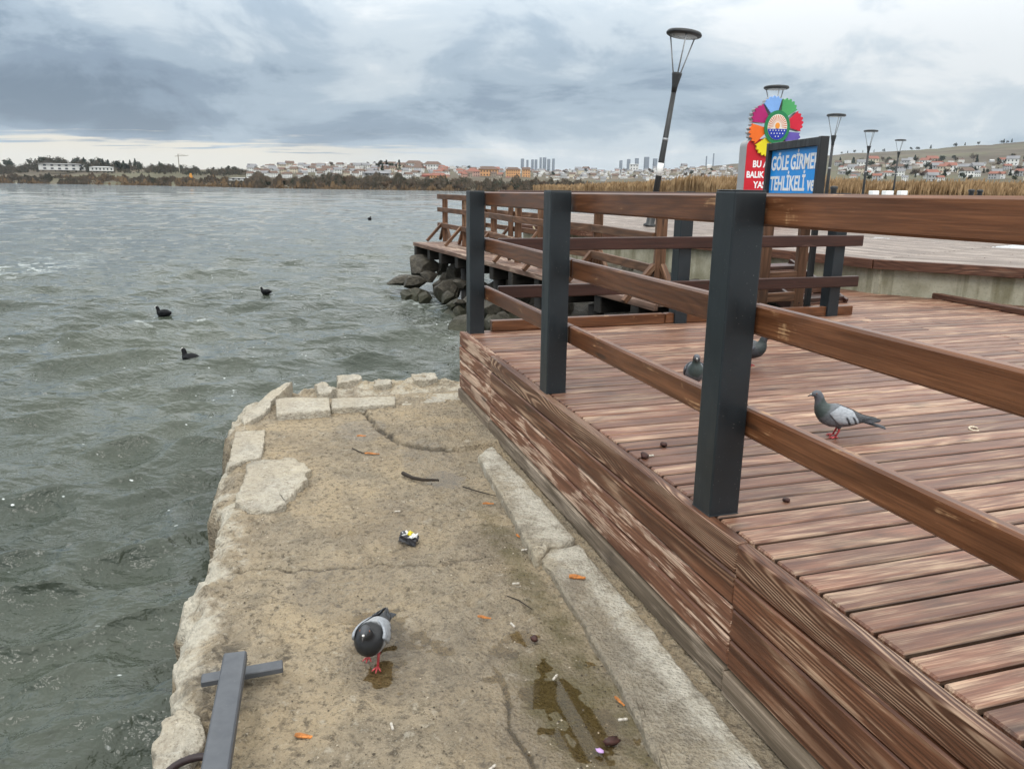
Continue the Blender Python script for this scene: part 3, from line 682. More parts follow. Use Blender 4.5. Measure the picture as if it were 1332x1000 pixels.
for p in JP:
    board('post', p+Vector((0, 0, 0)), p+Vector((0, 0, .93)), .105, .105, M['jetty_post'], jr, .006)
    e3 = Vector((ED.x, ED.y, 0)); n3 = Vector((EN.x, EN.y, 0))
    for f, t in ((-n3*.40+e3*.02, -n3*.06), (e3*.36, e3*.055), (-e3*.36, -e3*.055)):
        board('brace', p+f+Vector((0, 0, .02)), p+t+Vector((0, 0, .37)), .055, .055, M['jetty_post'], jr, .004)
for zt, hh in ((.90, .10), (.64, .09), (.33, .09)):
    for p, q in zip(JP, JP[1:]):
        d = (q-p).normalized(); nn = Vector((-d.y, d.x, 0))
        a, b = p.copy(), q.copy()
        if p is JP[0]: a = p-d*.28
        if zt > .8 and p in JP[2:]: pass
        o_ = Vector((EN.x, EN.y, 0))*-.076
        board('rail', a+o_+Vector((0, 0, zt))+d*.003, b+o_+Vector((0, 0, zt))-d*.003, .042, hh, M['jetty_post'], jr, .005)
jb = empty('railing', jt(1.5, 1.45), 'timber railing on the water side of the jetty end', 'railing')
JB = [jt(.25, 1.42), jt(1.75, 1.42), jt(3.1, 1.42)]
for p in JB:
    board('post', p, p+Vector((0, 0, .92)), .10, .10, M['jetty_post'], jb, .005)
    board('brace', p+Vector((EN.x, EN.y, 0))*-.34+Vector((0, 0, .02)), p+Vector((0, 0, .36))-Vector((EN.x, EN.y, 0))*.05, .05, .05, M['jetty_post'], jb, .004)
for zt in (.88, .62, .34):
    o_ = Vector((EN.x, EN.y, 0))*.073
    board('rail', JB[0]+o_+Vector((0, 0, zt))-Vector((ED.x, ED.y, 0))*.2, JB[2]+o_+Vector((0, 0, zt))+Vector((ED.x, ED.y, 0))*.15, .042, .09, M['jetty_post'], jb, .005)

# ------------------------------------------------------------------ promenade platform, its retaining wall and the pavement behind
PZ = .38
C0, C1, C2, C3 = Vector((.15, 16.0)), Vector((3.98, 8.56)), Vector((5.11, 7.73)), Vector((7.3, 6.12))
prom = empty('promenade_deck', (4.2, 11, PZ), 'raised grey plank promenade with brown edge board on a stained concrete wall', 'promenade')
def strip_planks(p, q, nrm, n, w, ext0, ext1, mat, z=PZ):
    d = (q-p).normalized(); d3 = Vector((d.x, d.y, 0)); ln = (q-p).length
    for i in range(n):
        o_ = nrm*(.03+w/2+i*(w+.007)); a = -ext0(i) if callable(ext0) else -ext0
        b = ln+(ext1(i) if callable(ext1) else ext1)
        c = a+RNG.uniform(.6, 2.6)
        segs = []
        while c < b: segs.append((a, c)); a = c; c = a+RNG.uniform(2.6, 3.4)
        segs.append((a, b))
        for u, v_ in segs:
            if v_-u < .1: continue
            x = p+d*u+o_; y = p+d*(v_-.005)+o_
            board('plank', (x.x, x.y, z-.016+RNG.uniform(-.002, .002)), (y.x, y.y, z-.016), w, .032, mat, prom, .004)
d1 = (C1-C0).normalized(); n1 = Vector((-d1.y, d1.x)); n1 = n1 if n1.x > 0 else -n1
d2 = (C3-C1).normalized(); n2 = Vector((-d2.y, d2.x)); n2 = n2 if n2.y > 0 else -n2
# mitre along the bisector of the bend
tb = math.tan(math.acos(max(-1, min(1, d1.dot(d2))))/2)
cross = d1.x*d2.y-d1.y*d2.x
sg = -1 if cross > 0 else 1
NPL = 22
strip_planks(C1, C3, n2, NPL, .14, lambda i: sg*-tb*0+(-(.10+i*.147)*tb if cross > 0 else (.10+i*.147)*tb), 0, M['platform'])
strip_planks(C0, C1, n1, NPL+12, .14, lambda i: min(6, i*.42), lambda i: (-(.10+i*.147)*tb if cross > 0 else (.10+i*.147)*tb)-.004, M['platform'])
e3 = lambda p, z: Vector((p.x, p.y, z))
for p, q in ((C0, C1), (C1, C2), (C2, C3)):
    d = (q-p).normalized(); n_ = Vector((-d.y, d.x)); n_ = n_ if n_.y > 0 else -n_
    ln = (q-p).length; k = 0; m_ = max(1, round(ln/3.0))
    for i in range(m_):
        a = p+d*(ln*i/m_)-n_*.015; b = p+d*(ln*(i+1)/m_-.004)-n_*.015
        board('edge_board', e3(a, PZ-.05), e3(b, PZ-.05), .045, .105, M['platform_edge'], prom, .005)
def wall_seg(nm, p, q, label):
    d = (q-p).normalized(); n_ = Vector((-d.y, d.x)); n_ = n_ if n_.y > 0 else -n_
    a, b = p+n_*.05, q+n_*.05
    o = meshobj(nm, boxmesh((b-a).length+.02, .3, 1.72, .012, 2, 'wall'), M['wall'], None, TR(((a.x+b.x)/2+n_.x*.15, (a.y+b.y)/2+n_.y*.15, -.585), math.atan2(d.y, d.x)))
    return tag(o, label, 'retaining wall', 'retaining walls under the promenade edge')
wall_seg('retaining_wall', C0, C1+(C1-C0).normalized()*.05, 'long stained concrete wall under the promenade edge, running out behind the jetty railing')
wall_seg('retaining_wall', C1, C3, 'stained concrete wall under the promenade edge to the right of the far railing')
# loose timber at the foot of the wall
p, q = at(1187, 379, .03), at(1345, 408, .03)
o = board('timber_batten', p, q, .07, .06, M['platform_edge'], None, .008); tag(o, 'loose brown batten lying on the deck at the foot of the promenade wall', 'batten')
# pavement
def paveground():
    poly = [(.45, 16.2), (4.2, 9.1), (5.3, 8.05), (7.4, 6.5), (14, 2), (60, -20), (160, 20), (140, 84), (40, 88), (14, 84), (8, 60), (5.2, 34), (3.6, 23), (1.3, 21)]
    m = MT('wet pale paving', .35, .5); oc = m.tc.outputs['Object']
    n = m.noise(oc, .8, 5, .6); c = m.mix(m.ramp(n, .35, .65), (.24, .245, .25), (.34, .345, .35)); m.color(c); m.rough(m.ramp(n, .3, .7, .22, .5))
    o = prism('pavement', poly, -1.6, PZ-.045, m.m); tag(o, kind='structure'); return o
pave = paveground()
tile = flat('pale wet paving slab', (.46, .465, .47), .28, .1, 5, .5)
prm = (n2*(.03+NPL*.147)+C1)
for i in range(16):
    for j in range(9):
        q = prm+d2*(-1.2+i*.45)+n2*(.25+j*.45)
        meshobj('paving_slab', boxmesh(.44, .44, .05, .004, 1, 'tile'), tile, pave, TR((q.x, q.y, PZ-.028+RNG.uniform(-.002, .002)), math.atan2(d2.y, d2.x)))

# ------------------------------------------------------------------ stony bank under and beside the jetty, boulders
def bank():
    na, nn = 110, 40
    a = np.linspace(-.6, 10.4, na); n = np.linspace(-1.3, 3.4, nn); Aq, Nn = np.meshgrid(a, n, indexing='ij')
    z = np.interp(Nn, [-1.3, -.5, .2, .9, 1.4, 3.4], [-1.7, -1.1, -.85, -.42, -.2, -.12])
    z = z-np.clip((2.6-Aq)/2.6, 0, 1)*1.5
    z += (fbm(Aq*2.2, Nn*2.2, 4, 51)-.5)*.5+(fbm(Aq*9, Nn*9, 2, 53)-.5)*.12
    z = np.minimum(z, -.12)
    x = E0.x+ED.x*Aq+EN.x*Nn; y = E0.y+ED.y*Aq+EN.y*Nn
    me = npmesh('stony_bank', np.stack([x, y, z], -1).reshape(-1, 3), gridquads(na, nn)[:, ::-1])
    meshobj('stony_bank', me, M['rock'], None, None, 'structure')
bank()
def rockmesh(seed, sub=5):
    rr = random.Random(seed); bm = bmesh.new(); bmesh.ops.create_icosphere(bm, subdivisions=sub, radius=1)
    pl = [(Vector((rr.gauss(0, 1), rr.gauss(0, 1), rr.gauss(0, 1))).normalized(), rr.uniform(.48, .78)) for _ in range(17)]
    off = rr.random()*50
    for v_ in bm.verts:
        d = v_.co.normalized(); r_ = min([1.0]+[h/max(.05, d.dot(nv)) for nv, h in pl if d.dot(nv) > .05])
        n_ = float(fbm(np.array([d.x*2.2+off]), np.array([d.y*2.2+d.z*1.7]), 3, seed)[0])
        v_.co = d*r_*(1.12+.05*n_)
    return bm_to(bm, 'rock', False)
RM = [rockmesh(100+i) for i in range(7)]
def rock(x, y, dist, wpx, hpx, label, rz=0, k=0, flat_=1.0):
    p = atd(x, y, dist); sc = dist/FPX
    o = meshobj('rock', RM[k % 7], M['rock'], None, TR(p, rz, rr_.uniform(-.3, .3), rr_.uniform(-.3, .3), (wpx*sc*.52, wpx*sc*.46*flat_, hpx*sc*.54)))
    return tag(o, label, 'rock', 'boulders under and beside the jetty')
rr_ = random.Random(4)
rock(549, 347, 15.6, 42, 30, 'big pointed brown boulder under the outer end of the jetty', .3, 0)
rock(523, 364, 15.2, 42, 14, 'flat dark rock lying lowest and farthest left in the water before the jetty', .5, 1)
rock(539, 368, 14.6, 32, 18, 'rounded grey rock in the wash in front of the big pointed boulder', 1, 2)
rock(557, 358, 15.0, 32, 12, 'low slab of rock leaning at the foot of the big pointed boulder', .2, 3)
rock(575, 349, 15.6, 22, 26, 'dark rock in the shade right of the big pointed boulder', 2, 4)
rock(594, 356, 14.6, 36, 34, 'large dark rounded boulder partly behind the farthest steel post', .8, 5)
rock(602, 370, 13.6, 26, 18, 'low wet boulder against the farthest steel post at the waterline', .1, 6)
rock(597, 394, 12.4, 17, 8, 'small pale stone awash left of the farthest steel post', 1.2, 2)
rock(578, 372, 14.2, 18, 12, 'small mossy stone in the splash between the boulders', .7, 1)
for i in range(54):
    a = rr_.uniform(1.0, 9.2); n_ = rr_.uniform(-.6, .6); w = rr_.uniform(.25, .62)
    z = float(np.interp(n_, [-.8, -.3, .3, .8], [-1.05, -.9, -.68, -.4]))
    o = meshobj('rock', RM[i % 7], M['rock'], None, TR(jt(a, n_, z), rr_.uniform(0, 6), rr_.uniform(-.4, .4), rr_.uniform(-.4, .4), (w*.55, w*.5, w*.4)))
    tag(o, 'dark wet boulder among many heaped beneath the jetty walkway', 'rock', 'boulders under and beside the jetty')
for i in range(26):
    a = rr_.uniform(3.2, 9.2); n_ = rr_.uniform(1.15, 2.1); w = rr_.uniform(.15, .36)
    o = meshobj('rock', RM[i % 7], M['rock'], None, TR(jt(a, n_, -.16), rr_.uniform(0, 6), rr_.uniform(-.4, .4), rr_.uniform(-.4, .4), (w*.55, w*.5, w*.35)))
    tag(o, 'grey stone on the strip between the jetty railing and the promenade wall', 'rock', 'stones between the jetty and the promenade wall')

# ------------------------------------------------------------------ small wooden steps and handrail between the jetty and the promenade
steps = empty('wooden_steps', atd(1040, 330, 7.75), 'small brown timber stair frame behind the far railing, before the concrete wall', 'steps')
g0, g1 = atd(995, 340, 7.35), atd(1042, 340, 7.55); g0.z = g1.z = 0
gd = (g1-g0).normalized(); gn = Vector((-gd.y, gd.x, 0))
for g in (g0, g1): board('post', g+Vector((0, 0, -.2)), g+Vector((0, 0, .92)), .09, .09, M['jetty_post'], steps, .006)
for zt in (.90, .62, .30, .10): board('rail', g0+gd*.05+Vector((0, 0, zt)), g1-gd*.05+Vector((0, 0, zt)), .04, .09, M['jetty_post'], steps, .005)
for i, (dn, z) in enumerate(((.12, .05), (.40, .18), (.68, .31))):
    a = g1+gd*.02+gn*dn; board('tread', a+Vector((0, 0, z)), a+gd*.62+Vector((0, 0, z)), .26, .04, M['rail_dark'], steps, .005)
    board('riser', a-gn*.12+Vector((0, 0, z-.065)), a-gn*.12+gd*.62+Vector((0, 0, z-.065)), .03, .085, M['platform_edge'], steps, .004)
for k in (0, .64):
    a = g1+gd*(.0+k); board('stringer', a-gn*.02+Vector((0, 0, -.03)), a+gn*.80+Vector((0, 0, .30)), .04, .16, M['rail_dark'], steps, .004)

# ------------------------------------------------------------------ signs
def paint(name, c, rough=.4, var=.05): return flat(name, c, rough, var, 3., .4)
def textobj(name, body, size, mat, parent, mw, extrude=.002, bold=.0, align='LEFT', xs=1.0, shear=0.):
    cu = bpy.data.curves.new(name, 'FONT'); cu.body = body; cu.size = size; cu.extrude = extrude; cu.offset = bold; cu.align_x = align; cu.shear = shear
    cu.resolution_u = 4
    t = bpy.data.objects.new(name, cu); COL.objects.link(t)
    dg = bpy.context.evaluated_depsgraph_get(); me = bpy.data.meshes.new_from_object(t.evaluated_get(dg))
    bpy.data.objects.remove(t); bpy.data.curves.remove(cu)
    me.materials.clear()
    return meshobj(name, me, mat, parent, mw @ Matrix.Diagonal((xs, 1, 1, 1)))
P_blue = paint('sign blue', (.014, .27, .72)); P_white = paint('sign white', (.80, .80, .80), .4)
P_red = paint('sign red', (.50, .006, .018)); P_grey = paint('sign grey side', (.30, .31, .32), .5)
# warning board on two legs, seen from its left
nA_, nB_ = atd(1068, 181, 7.2), atd(997, 192, 8.45); nA_.z = nB_.z = 0
off_ = Vector((nB_.y-nA_.y, nA_.x-nB_.x, 0)).normalized()*.055; nA_ += off_; nB_ += off_
bs = empty('warning_board', nA_, 'blue warning board with white lettering in a black frame on two legs', 'sign')
bd = (nA_-nB_).normalized(); bn = Vector((bd.y, -bd.x, 0)); bn = bn if bn.x < 0 else -bn   # reading direction runs towards the viewer
rzb = math.atan2(bd.y, bd.x); ZT = 1.575
Mb = Matrix.Translation(nB_) @ Matrix([[bd.x, bn.x*-1, 0, 0], [bd.y, bn.y*-1, 0, 0], [0, 0, 1, 0], [0, 0, 0, 1]])   # x: reading, -y: outwards
bl = (nA_-nB_).length
def bb(nm, x0, x1, y0, y1, z0, z1, mat, par=bs, bev=.004):
    return meshobj(nm, boxmesh(x1-x0, y1-y0, z1-z0, bev, key=mat.name), mat, par, Mb @ Matrix.Translation(((x0+x1)/2, (y0+y1)/2, (z0+z1)/2)))
bb('frame_top', .061, bl-.061, -.05, .022, ZT-.075, ZT, M['black'])
bb('frame_bottom', .061, bl-.061, -.05, .022, .86, .94, M['black'])
for x in (0, bl-.06): bb('leg', x, x+.06, -.055, .025, .8, ZT+.003, M['black'])
for x in (.003, bl-.058): bb('leg', x, x+.055, -.03, .015, .0, .7995, M['black'])
pan = bb('panel', .06, bl-.06, -.012, .02, (.935), ZT-.07, P_blue)
def btxt(body, x, z, size, wid):
    o = textobj('lettering', body, size, P_white, pan, Mb @ TR((x, -.0135, z), 0, R(90)), .001, .005, 'LEFT', 1.)
    k = wid/max(v_.co.x for v_ in o.data.vertices)
    for v_ in o.data.vertices: v_.co.x *= k
btxt('GÖLE GİRMEK', .075, 1.305, .195, bl-.14)
btxt('TEHLİKELİ ve', .085, 1.105, .195, bl-.21)
# red board topped by the flower emblem
RD = 17.0
rb = empty('fishing_ban_board', atd(1003, 290, RD), 'red notice board with white letters, topped by a many coloured flower emblem', 'sign')
def rp(x, y): p = atd(x, y, RD); return p.x, p.z
bx0, zz = rp(969, 220); bx1, _ = rp(1037, 220); ztop = rp(1000, 181)[1]
W_ = bx1-bx0; hz_ = ztop-PZ
pts = [(0, 0), (W_, 0), (W_, hz_-.15)]+[(W_-.15+.15*math.cos(a), hz_-.15+.15*math.sin(a)) for a in np.linspace(0, math.pi/2, 6)]+[(.15-.15*math.sin(a), hz_-.15+.15*math.cos(a)) for a in np.linspace(0, math.pi/2, 6)]
Mr = TR((bx0, RD, PZ), R(5), R(90))
prism('body', pts, -.40, 0, P_grey, rb, Mr)
prism('face', [(x, y) for x, y in pts], .002, .02, P_red, rb, Mr)
bxc, fz = rp(1009, 166)
fcx, fcy = bxc-bx0, fz-PZ
cols = [(.19, .36, .70), (.06, .30, .10), (.52, .008, .03), (.11, .075, .34), (.42, .01, .05), (.70, .58, .01), (.72, .13, .008), (.36, .006, .12)]
def petal(a0, r0_, r1_, half):
    q = []
    for k in range(25):
        u = -1+2*k/24; a = a0+half*u*.93
        rr = r1_*(1-.10*u*u)+.045*abs(math.sin(u*math.pi*2.5))-.03
        q.append((rr*math.sin(a), rr*math.cos(a)))
    q += [(r0_*math.sin(a0+half*.55*u), r0_*math.cos(a0+half*.55*u)) for u in (1, .5, 0, -.5, -1)]
    return q
for k in range(8):
    a = 2*math.pi*k/8-R(14)
    pl = [(x+fcx, y*1.08+fcy) for x, y in petal(a, .24, .575, R(22.5))]
    pt = prism('petal', pl, .03, .085, paint('petal paint', cols[k]), rb, Mr)
    prism('petal_back', [(x*1.0-.0, y) for x, y in pl], -.14, .028, P_grey, pt, Mr)
def disc(nm, r_, z0, z1, mat, par, n=36, cx=0, cy=0, half=None):
    if half is None: q = [(fcx+cx+r_*math.cos(2*math.pi*k/n), fcy+cy+r_*1.22*math.sin(2*math.pi*k/n)) for k in range(n)]
    else: q = [(fcx+r_*math.cos(a), fcy+r_*1.22*math.sin(a)) for a in np.linspace(math.pi+half, 2*math.pi-half, 20)]
    return prism(nm, q, z0, z1, mat, par, Mr)
em = disc('emblem', .275, .10, .125, paint('emblem green', (.012, .17, .06)), rb)
disc('emblem_sun', .21, .1255, .130, paint('emblem cream', (.72, .66, .58)), em)
for k in range(17):
    a = math.pi*(k+.5)/17*1.16-.08*math.pi
    q = [(fcx+rr*math.cos(a+w), fcy+.02+rr*1.1*math.sin(a+w)) for rr, w in ((.085, -.02), (.20, -.05), (.20, .05), (.085, .02))]
    prism('sun_ray', q, .131, .134, paint('ray red', (.55, .16, .08)) if k == 0 else bpy.data.materials['ray red'], em, Mr)
disc('emblem_core', .05, .131, .137, paint('emblem orange', (.75, .27, .03)), em, 20, 0, .03)
disc('emblem_water', .207, .1345, .14, paint('emblem blue', (.012, .03, .30)), em, half=R(8))
for k in range(16):
    x = (k % 6-2.5)*.062+(.03 if (k//6) % 2 else 0); y = -.065-(k//6)*.06
    if x*x+y*y < .036: disc('water_dot', .010, .1405, .143, P_white, em, 8, x, y)
def rtxt(body, xl, yb, size, xs):
    x, z = rp(xl, yb); textobj('lettering', body, size, P_white, rb, Mr @ Matrix.Translation((x-bx0, z-PZ, .0225)), .001, .006, 'LEFT', xs)
rtxt('BU ALANDA', 978.5, 217.5, .19, .80); rtxt('BALIK TUTMAK', 970, 231, .18, .80); rtxt('YASAKTIR', 979.5, 244.5, .19, .80)

# ------------------------------------------------------------------ lamps
def lamp(top_px, D, lean, label, base_px=None, band=False, tall=3.8):
    t = atd(*top_px, D)
    H = t.z-PZ
    root = empty('street_lamp', (t.x-math.tan(lean)*H, D, PZ), label, 'street lamp', 'disc-topped lamps along the promenade')
    root.rotation_euler = (0, lean, 0)
    H = H/math.cos(lean); Hp = H-.92
    W0 = parent_world(root)
    tube('pole', [(0, 0, .28), (0, 0, 1.2), (0, 0, Hp)], [.062, .058, .045], M['black'], root, 12, True, W0)
    lathe('base', [(0, 0), (.13, 0), (.13, .04), (.085, .07), (.085, .30), (.07, .33), (0, .33)], M['black'], root, 14, W0)
    if band: lathe('white_band', [(.0605, .98), (.0615, .98), (.0612, 1.22), (.0595, 1.22)], M['white'], root, 14, W0)
    lathe('bracket', [(0, Hp*.62), (.058, Hp*.62), (.058, Hp*.62+.05), (0, Hp*.62+.05)], M['galv'], root, 10, W0)
    lathe('funnel', [(0, Hp-.12), (.048, Hp-.12), (.058, Hp), (.095, Hp+.20), (.095, Hp+.23), (0, Hp+.23)], M['black'], root, 14, W0)
    for k in range(3):
        a = k*2.094+.5
        tube('strut', [(.07*math.cos(a), .07*math.sin(a), Hp+.2), (.26*math.cos(a), .26*math.sin(a), H-.05)], .013, M['galv'], root, 6, True, W0)
    hd = lathe('head', [(0, H-.045), (.30, H-.045), (.325, H-.03), (.332, H-.005), (.31, H+.03), (.18, H+.05), (0, H+.055)], M['black'], root, 28, W0)
    lathe('light_panel', [(0, H-.052), (.24, H-.052), (.25, H-.046), (0, H-.046)], flat('lamp glass', (.22, .23, .24), .3, .1), hd, 24, W0)
lamp((890, 44), 15.5, R(7.2), 'leaning tall black lamp with a white band on its pole, nearest of the promenade lamps', band=True)
lamp((1010, 114), 22, R(.3), 'black lamp whose disc shows just above the flower emblem of the red board')
lamp((1088, 150), 29, R(1.2), 'black lamp standing just right of the blue warning board')
lamp((1133, 170.5), 39, R(.6), 'black lamp before the reeds, next beyond the one by the blue board')
lamp((1171.5, 182.5), 50, R(.8), 'farthest and smallest of the black promenade lamps')
for x, y, d, lab in ((1085, 243, 30, 'short black bollard right of the foot of the lamp by the blue board'), (1264, 247, 38, 'black bollard before the reeds at far right, left of the pair'), (1275, 247.5, 38.5, 'black bollard before the reeds at far right, right of the pair')):
    p = atd(x, y, d); o = lathe('bollard', [(0, 0), (.11, 0), (.11, p.z-PZ-.1), (.14, p.z-PZ-.08), (.14, p.z-PZ), (.05, p.z-PZ+.03), (0, p.z-PZ+.03)], M['black'], None, 10, TR((p.x, d, PZ)))
    tag(o, lab, 'bollard', 'bollards on the promenade')
for i, (x, w, lab) in enumerate(((1137, .27, 'leftmost white block of three on the promenade edge before the reeds'), (1155, .33, 'middle white block of three on the promenade edge before the reeds'), (1174, .27, 'rightmost white block of three on the promenade edge before the reeds'))):
    p = atd(x, 248.2, 33); o = meshobj('barrier_block', boxmesh(w, .4, p.z-PZ, .03, 2, 'blk'), M['white'], None, TR((p.x, 33, (p.z+PZ)/2))); tag(o, lab, 'barrier block', 'white barrier blocks')

# ------------------------------------------------------------------ birds
def vcolmat(name, stops_, rough=.55, spec=.4, sheen=None):
    """plumage colour by position along the body (object x and z), with feather mottling"""
    m = MT(name, rough, spec); oc = m.tc.outputs['Object']; sx = m.sep(oc)
    n = m.noise(oc, 40., 4, .6); f = m.voro(m.vmul(oc, (60, 90, 90)), 1.)
    k = m.math('ADD', m.math('ADD', sx[0], m.math('MULTIPLY', sx[2], .75)), m.math('MULTIPLY', m.math('SUBTRACT', n, .5), .03))
    c = stops_[0][1]
    for (p0, _), (p1, c1) in zip(stops_, stops_[1:]):
        c = m.mix(m.ramp(k, p1-.012, p1+.012), c, c1)
    c = m.mix(m.ramp(f, .2, .8, 0, .22), c, (.02, .02, .022)); m.color(c); m.bump(f, .25, .003)
    return m.m, m
def loft(name, secs, mat, parent, mw, n=18, sub=1):
    """secs: (x, z, half-width, half-height, tilt) along the body"""
    bm = bmesh.new(); rings = []
    for x, z, ry, rz, tl in secs:
        ring = []
        for k in range(n):
            a = 2*math.pi*k/n; yy = ry*math.cos(a); hh = rz*math.sin(a)
            ring.append(bm.verts.new((x-hh*math.sin(tl), yy, z+hh*math.cos(tl))))
        rings.append(ring)
    for a, b in zip(rings, rings[1:]):
        for k in range(n): bm.faces.new((a[k], a[(k+1) % n], b[(k+1) % n], b[k]))
    bm.faces.new(rings[0][::-1]); bm.faces.new(rings[-1]); bmesh.ops.recalc_face_normals(bm, faces=bm.faces)
    if sub: bmesh.ops.subdivide_edges(bm, edges=bm.edges, cuts=1, use_grid_fill=True, smooth=.8)
    return meshobj(name, bm_to(bm, name, True), mat, parent, mw)
toe_m = flat('pigeon foot', (.42, .055, .06), .5, .2, 60); beak_m = flat('pigeon beak', (.05, .045, .045), .4); cere_m = flat('pigeon cere', (.62, .60, .58), .6)
eye_m = flat('pigeon eye', (.28, .06, .015), .2, .1, 50, .6); pupil_m = flat('bird pupil', (.004, .004, .004), .1, .1, 50, .7)
def wingmat(name, base, barc, tip):
    m = MT(name, .6, .35); oc = m.tc.outputs['Object']; sx = m.sep(oc); n = m.noise(oc, 35., 4, .6)
    k = m.math('ADD', m.math('SUBTRACT', sx[0], m.math('MULTIPLY', sx[2], .55)), m.math('MULTIPLY', m.math('SUBTRACT', n, .5), .012))
    c = m.mix(m.ramp(k, -.165, -.16), tip, base)
    for a, b in ((-.150, -.136), (-.112, -.099)):
        g = m.math('MULTIPLY', m.ramp(sx[2], .150, .138), m.ramp(k, a-.004, a+.004)); g = m.math('MULTIPLY', g, m.ramp(k, b-.004, b+.004, 1, 0)); c = m.mix(g, c, barc)
    f = m.voro(m.vmul(oc, (55, 60, 110)), 1.); c = m.mix(m.ramp(f, .25, .8, 0, .3), c, tuple(.35*x for x in base)); m.color(c); m.bump(f, .3, .003); return m.m
WM = wingmat('pale grey barred wing', (.31, .33, .36), (.012, .013, .015), (.03, .032, .036))
WD = wingmat('dark grey wing', (.10, .108, .125), (.012, .013, .015), (.03, .032, .036))
tail_m = flat('dark tail feathers', (.035, .038, .045), .6, .3, 30)
def pigeon(loc, rz, label, body_stops, wing, head=(0, 0), scale=1., legs='walk'):
    """head: (forward shift, drop) of the head for the pose"""
    root = empty('pigeon', loc, label, 'pigeon', 'pigeons on the quay and deck', rz)
    root.scale = (scale,)*3
    Wf = parent_world(root); W = Wf @ Matrix.Translation((0, 0, -.015)); hx, hz = head
    bm_, mo = vcolmat('pigeon plumage', body_stops)
    T = lambda d: R(d)
    secs = [(-.150, .112, .010, .006, 0), (-.125, .117, .026, .018, T(4)), (-.090, .122, .041, .036, T(6)), (-.045, .126, .053, .050, T(8)), (.0, .132, .060, .060, T(12)),
            (.042, .142, .059, .062, T(22)), (.072+hx*.2, .160+hz*.2, .050, .052, T(42)), (.090+hx*.5, .184+hz*.5, .037, .038, T(62)), (.098+hx*.8, .206+hz*.8, .027, .029, T(72)),
            (.104+hx, .226+hz, .0225, .025, T(70)), (.113+hx, .243+hz, .0215, .0245, T(45)), (.124+hx, .252+hz, .0195, .021, T(18)), (.137+hx, .251+hz, .0145, .0145, T(4)), (.146+hx, .248+hz, .008, .008, 0)]
    loft('body', secs, bm_, root, W, 18, 1)
    # wings folded along the flanks, tips crossing over the rump
    for sgn in (1, -1):
        bm = bmesh.new(); ng = 17; rows = []
        for i in range(ng):
            u = i/(ng-1); x = .060-u*.262
            ry = np.interp(x, [-.2, -.15, -.125, -.09, -.045, 0, .042, .062], [.008, .016, .028, .044, .056, .064, .063, .056])+.0065
            rz = np.interp(x, [-.2, -.15, -.125, -.09, -.045, 0, .042, .062], [.010, .016, .022, .038, .052, .063, .065, .059])+.006
            zc = np.interp(x, [-.2, -.15, -.125, -.09, -.045, 0, .042, .062], [.116, .119, .120, .122, .126, .132, .142, .150])
            lo = R(-28)*min(1, u*5)*(1-u*.3)+R(8)*(1-min(1, u*5)); hi_ = R(12)+R(58)*min(1, u*4)
            rows.append([(x, sgn*ry*math.cos(lo+(hi_-lo)*k/7), zc+rz*math.sin(lo+(hi_-lo)*k/7)) for k in range(8)])
        outer = [[bm.verts.new(p) for p in r_] for r_ in rows]
        inner = [[bm.verts.new((p[0], p[1]*.86, p[2])) for p in r_] for r_ in rows]
        for A1, fl in ((outer, 0), (inner, 1)):
            for i in range(ng-1):
                for k in range(7): bm.faces.new((A1[i][k], A1[i+1][k], A1[i+1][k+1], A1[i][k+1]))
        for i in range(ng-1):
            for k in (0, 7): bm.faces.new((outer[i][k], outer[i+1][k], inner[i+1][k], inner[i][k]))
        for i in (0, ng-1):
            for k in range(7): bm.faces.new((outer[i][k], outer[i][k+1], inner[i][k+1], inner[i][k]))
        bmesh.ops.recalc_face_normals(bm, faces=bm.faces)
        meshobj('wing', bm_to(bm, 'wing', True), wing, root, W)
        # long dark flight feathers
        for j in range(3):
            bm = bmesh.new(); x0, x1 = -.09-j*.012, -.205-j*.012
            q = [(x0, sgn*(.040-.006*j), .128+.004*j), (x0-.05, sgn*(.036-.006*j), .134), (x1, sgn*(.012-.004*j), .118), (x1+.01, sgn*(.016-.004*j), .108), (x0-.05, sgn*.038, .108)]
            a = [bm.verts.new(p) for p in q]; b = [bm.verts.new((p[0], p[1]-sgn*.003, p[2])) for p in q]
            bm.faces.new(a); bm.faces.new(b[::-1])
            for k in range(5): bm.faces.new((a[k], b[k], b[(k+1) % 5], a[(k+1) % 5]))
            bmesh.ops.recalc_face_normals(bm, faces=bm.faces); meshobj('flight_feather', bm_to(bm, 'feather'), tail_m, root, W)
    bm = bmesh.new()
    for j in range(5):
        a = (j-2)*.075; c_, s_ = math.cos(a), math.sin(a)
        q = [(-.115, -.010), (-.16, -.014), (-.245, -.017), (-.252, 0), (-.245, .017), (-.16, .014), (-.115, .010)]
        vsx = [((x+.1)*c_-y*s_-.1, (x+.1)*s_+y*c_, .113+(x+.115)*.24+.0012*(2-abs(j-2))) for x, y in q]
        t_ = [bm.verts.new(p) for p in vsx]; b_ = [bm.verts.new((p[0], p[1], p[2]-.004)) for p in vsx]
        bm.faces.new(t_); bm.faces.new(b_[::-1])
        for k in range(7): bm.faces.new((t_[k], t_[(k+1) % 7], b_[(k+1) % 7], b_[k]))
    bmesh.ops.recalc_face_normals(bm, faces=bm.faces); meshobj('tail', bm_to(bm, 'tail'), tail_m, root, W)
    tube('beak', [(.142+hx, 0, .247+hz), (.156+hx, 0, .243+hz), (.167+hx, 0, .236+hz)], [.0062, .0042, .0012], beak_m, root, 8, True, W)
    meshobj('cere', boxmesh(.010, .009, .005, .002, 2, 'cere'), cere_m, root, W @ TR((.148+hx, 0, .2505+hz), 0, 0, R(15)))
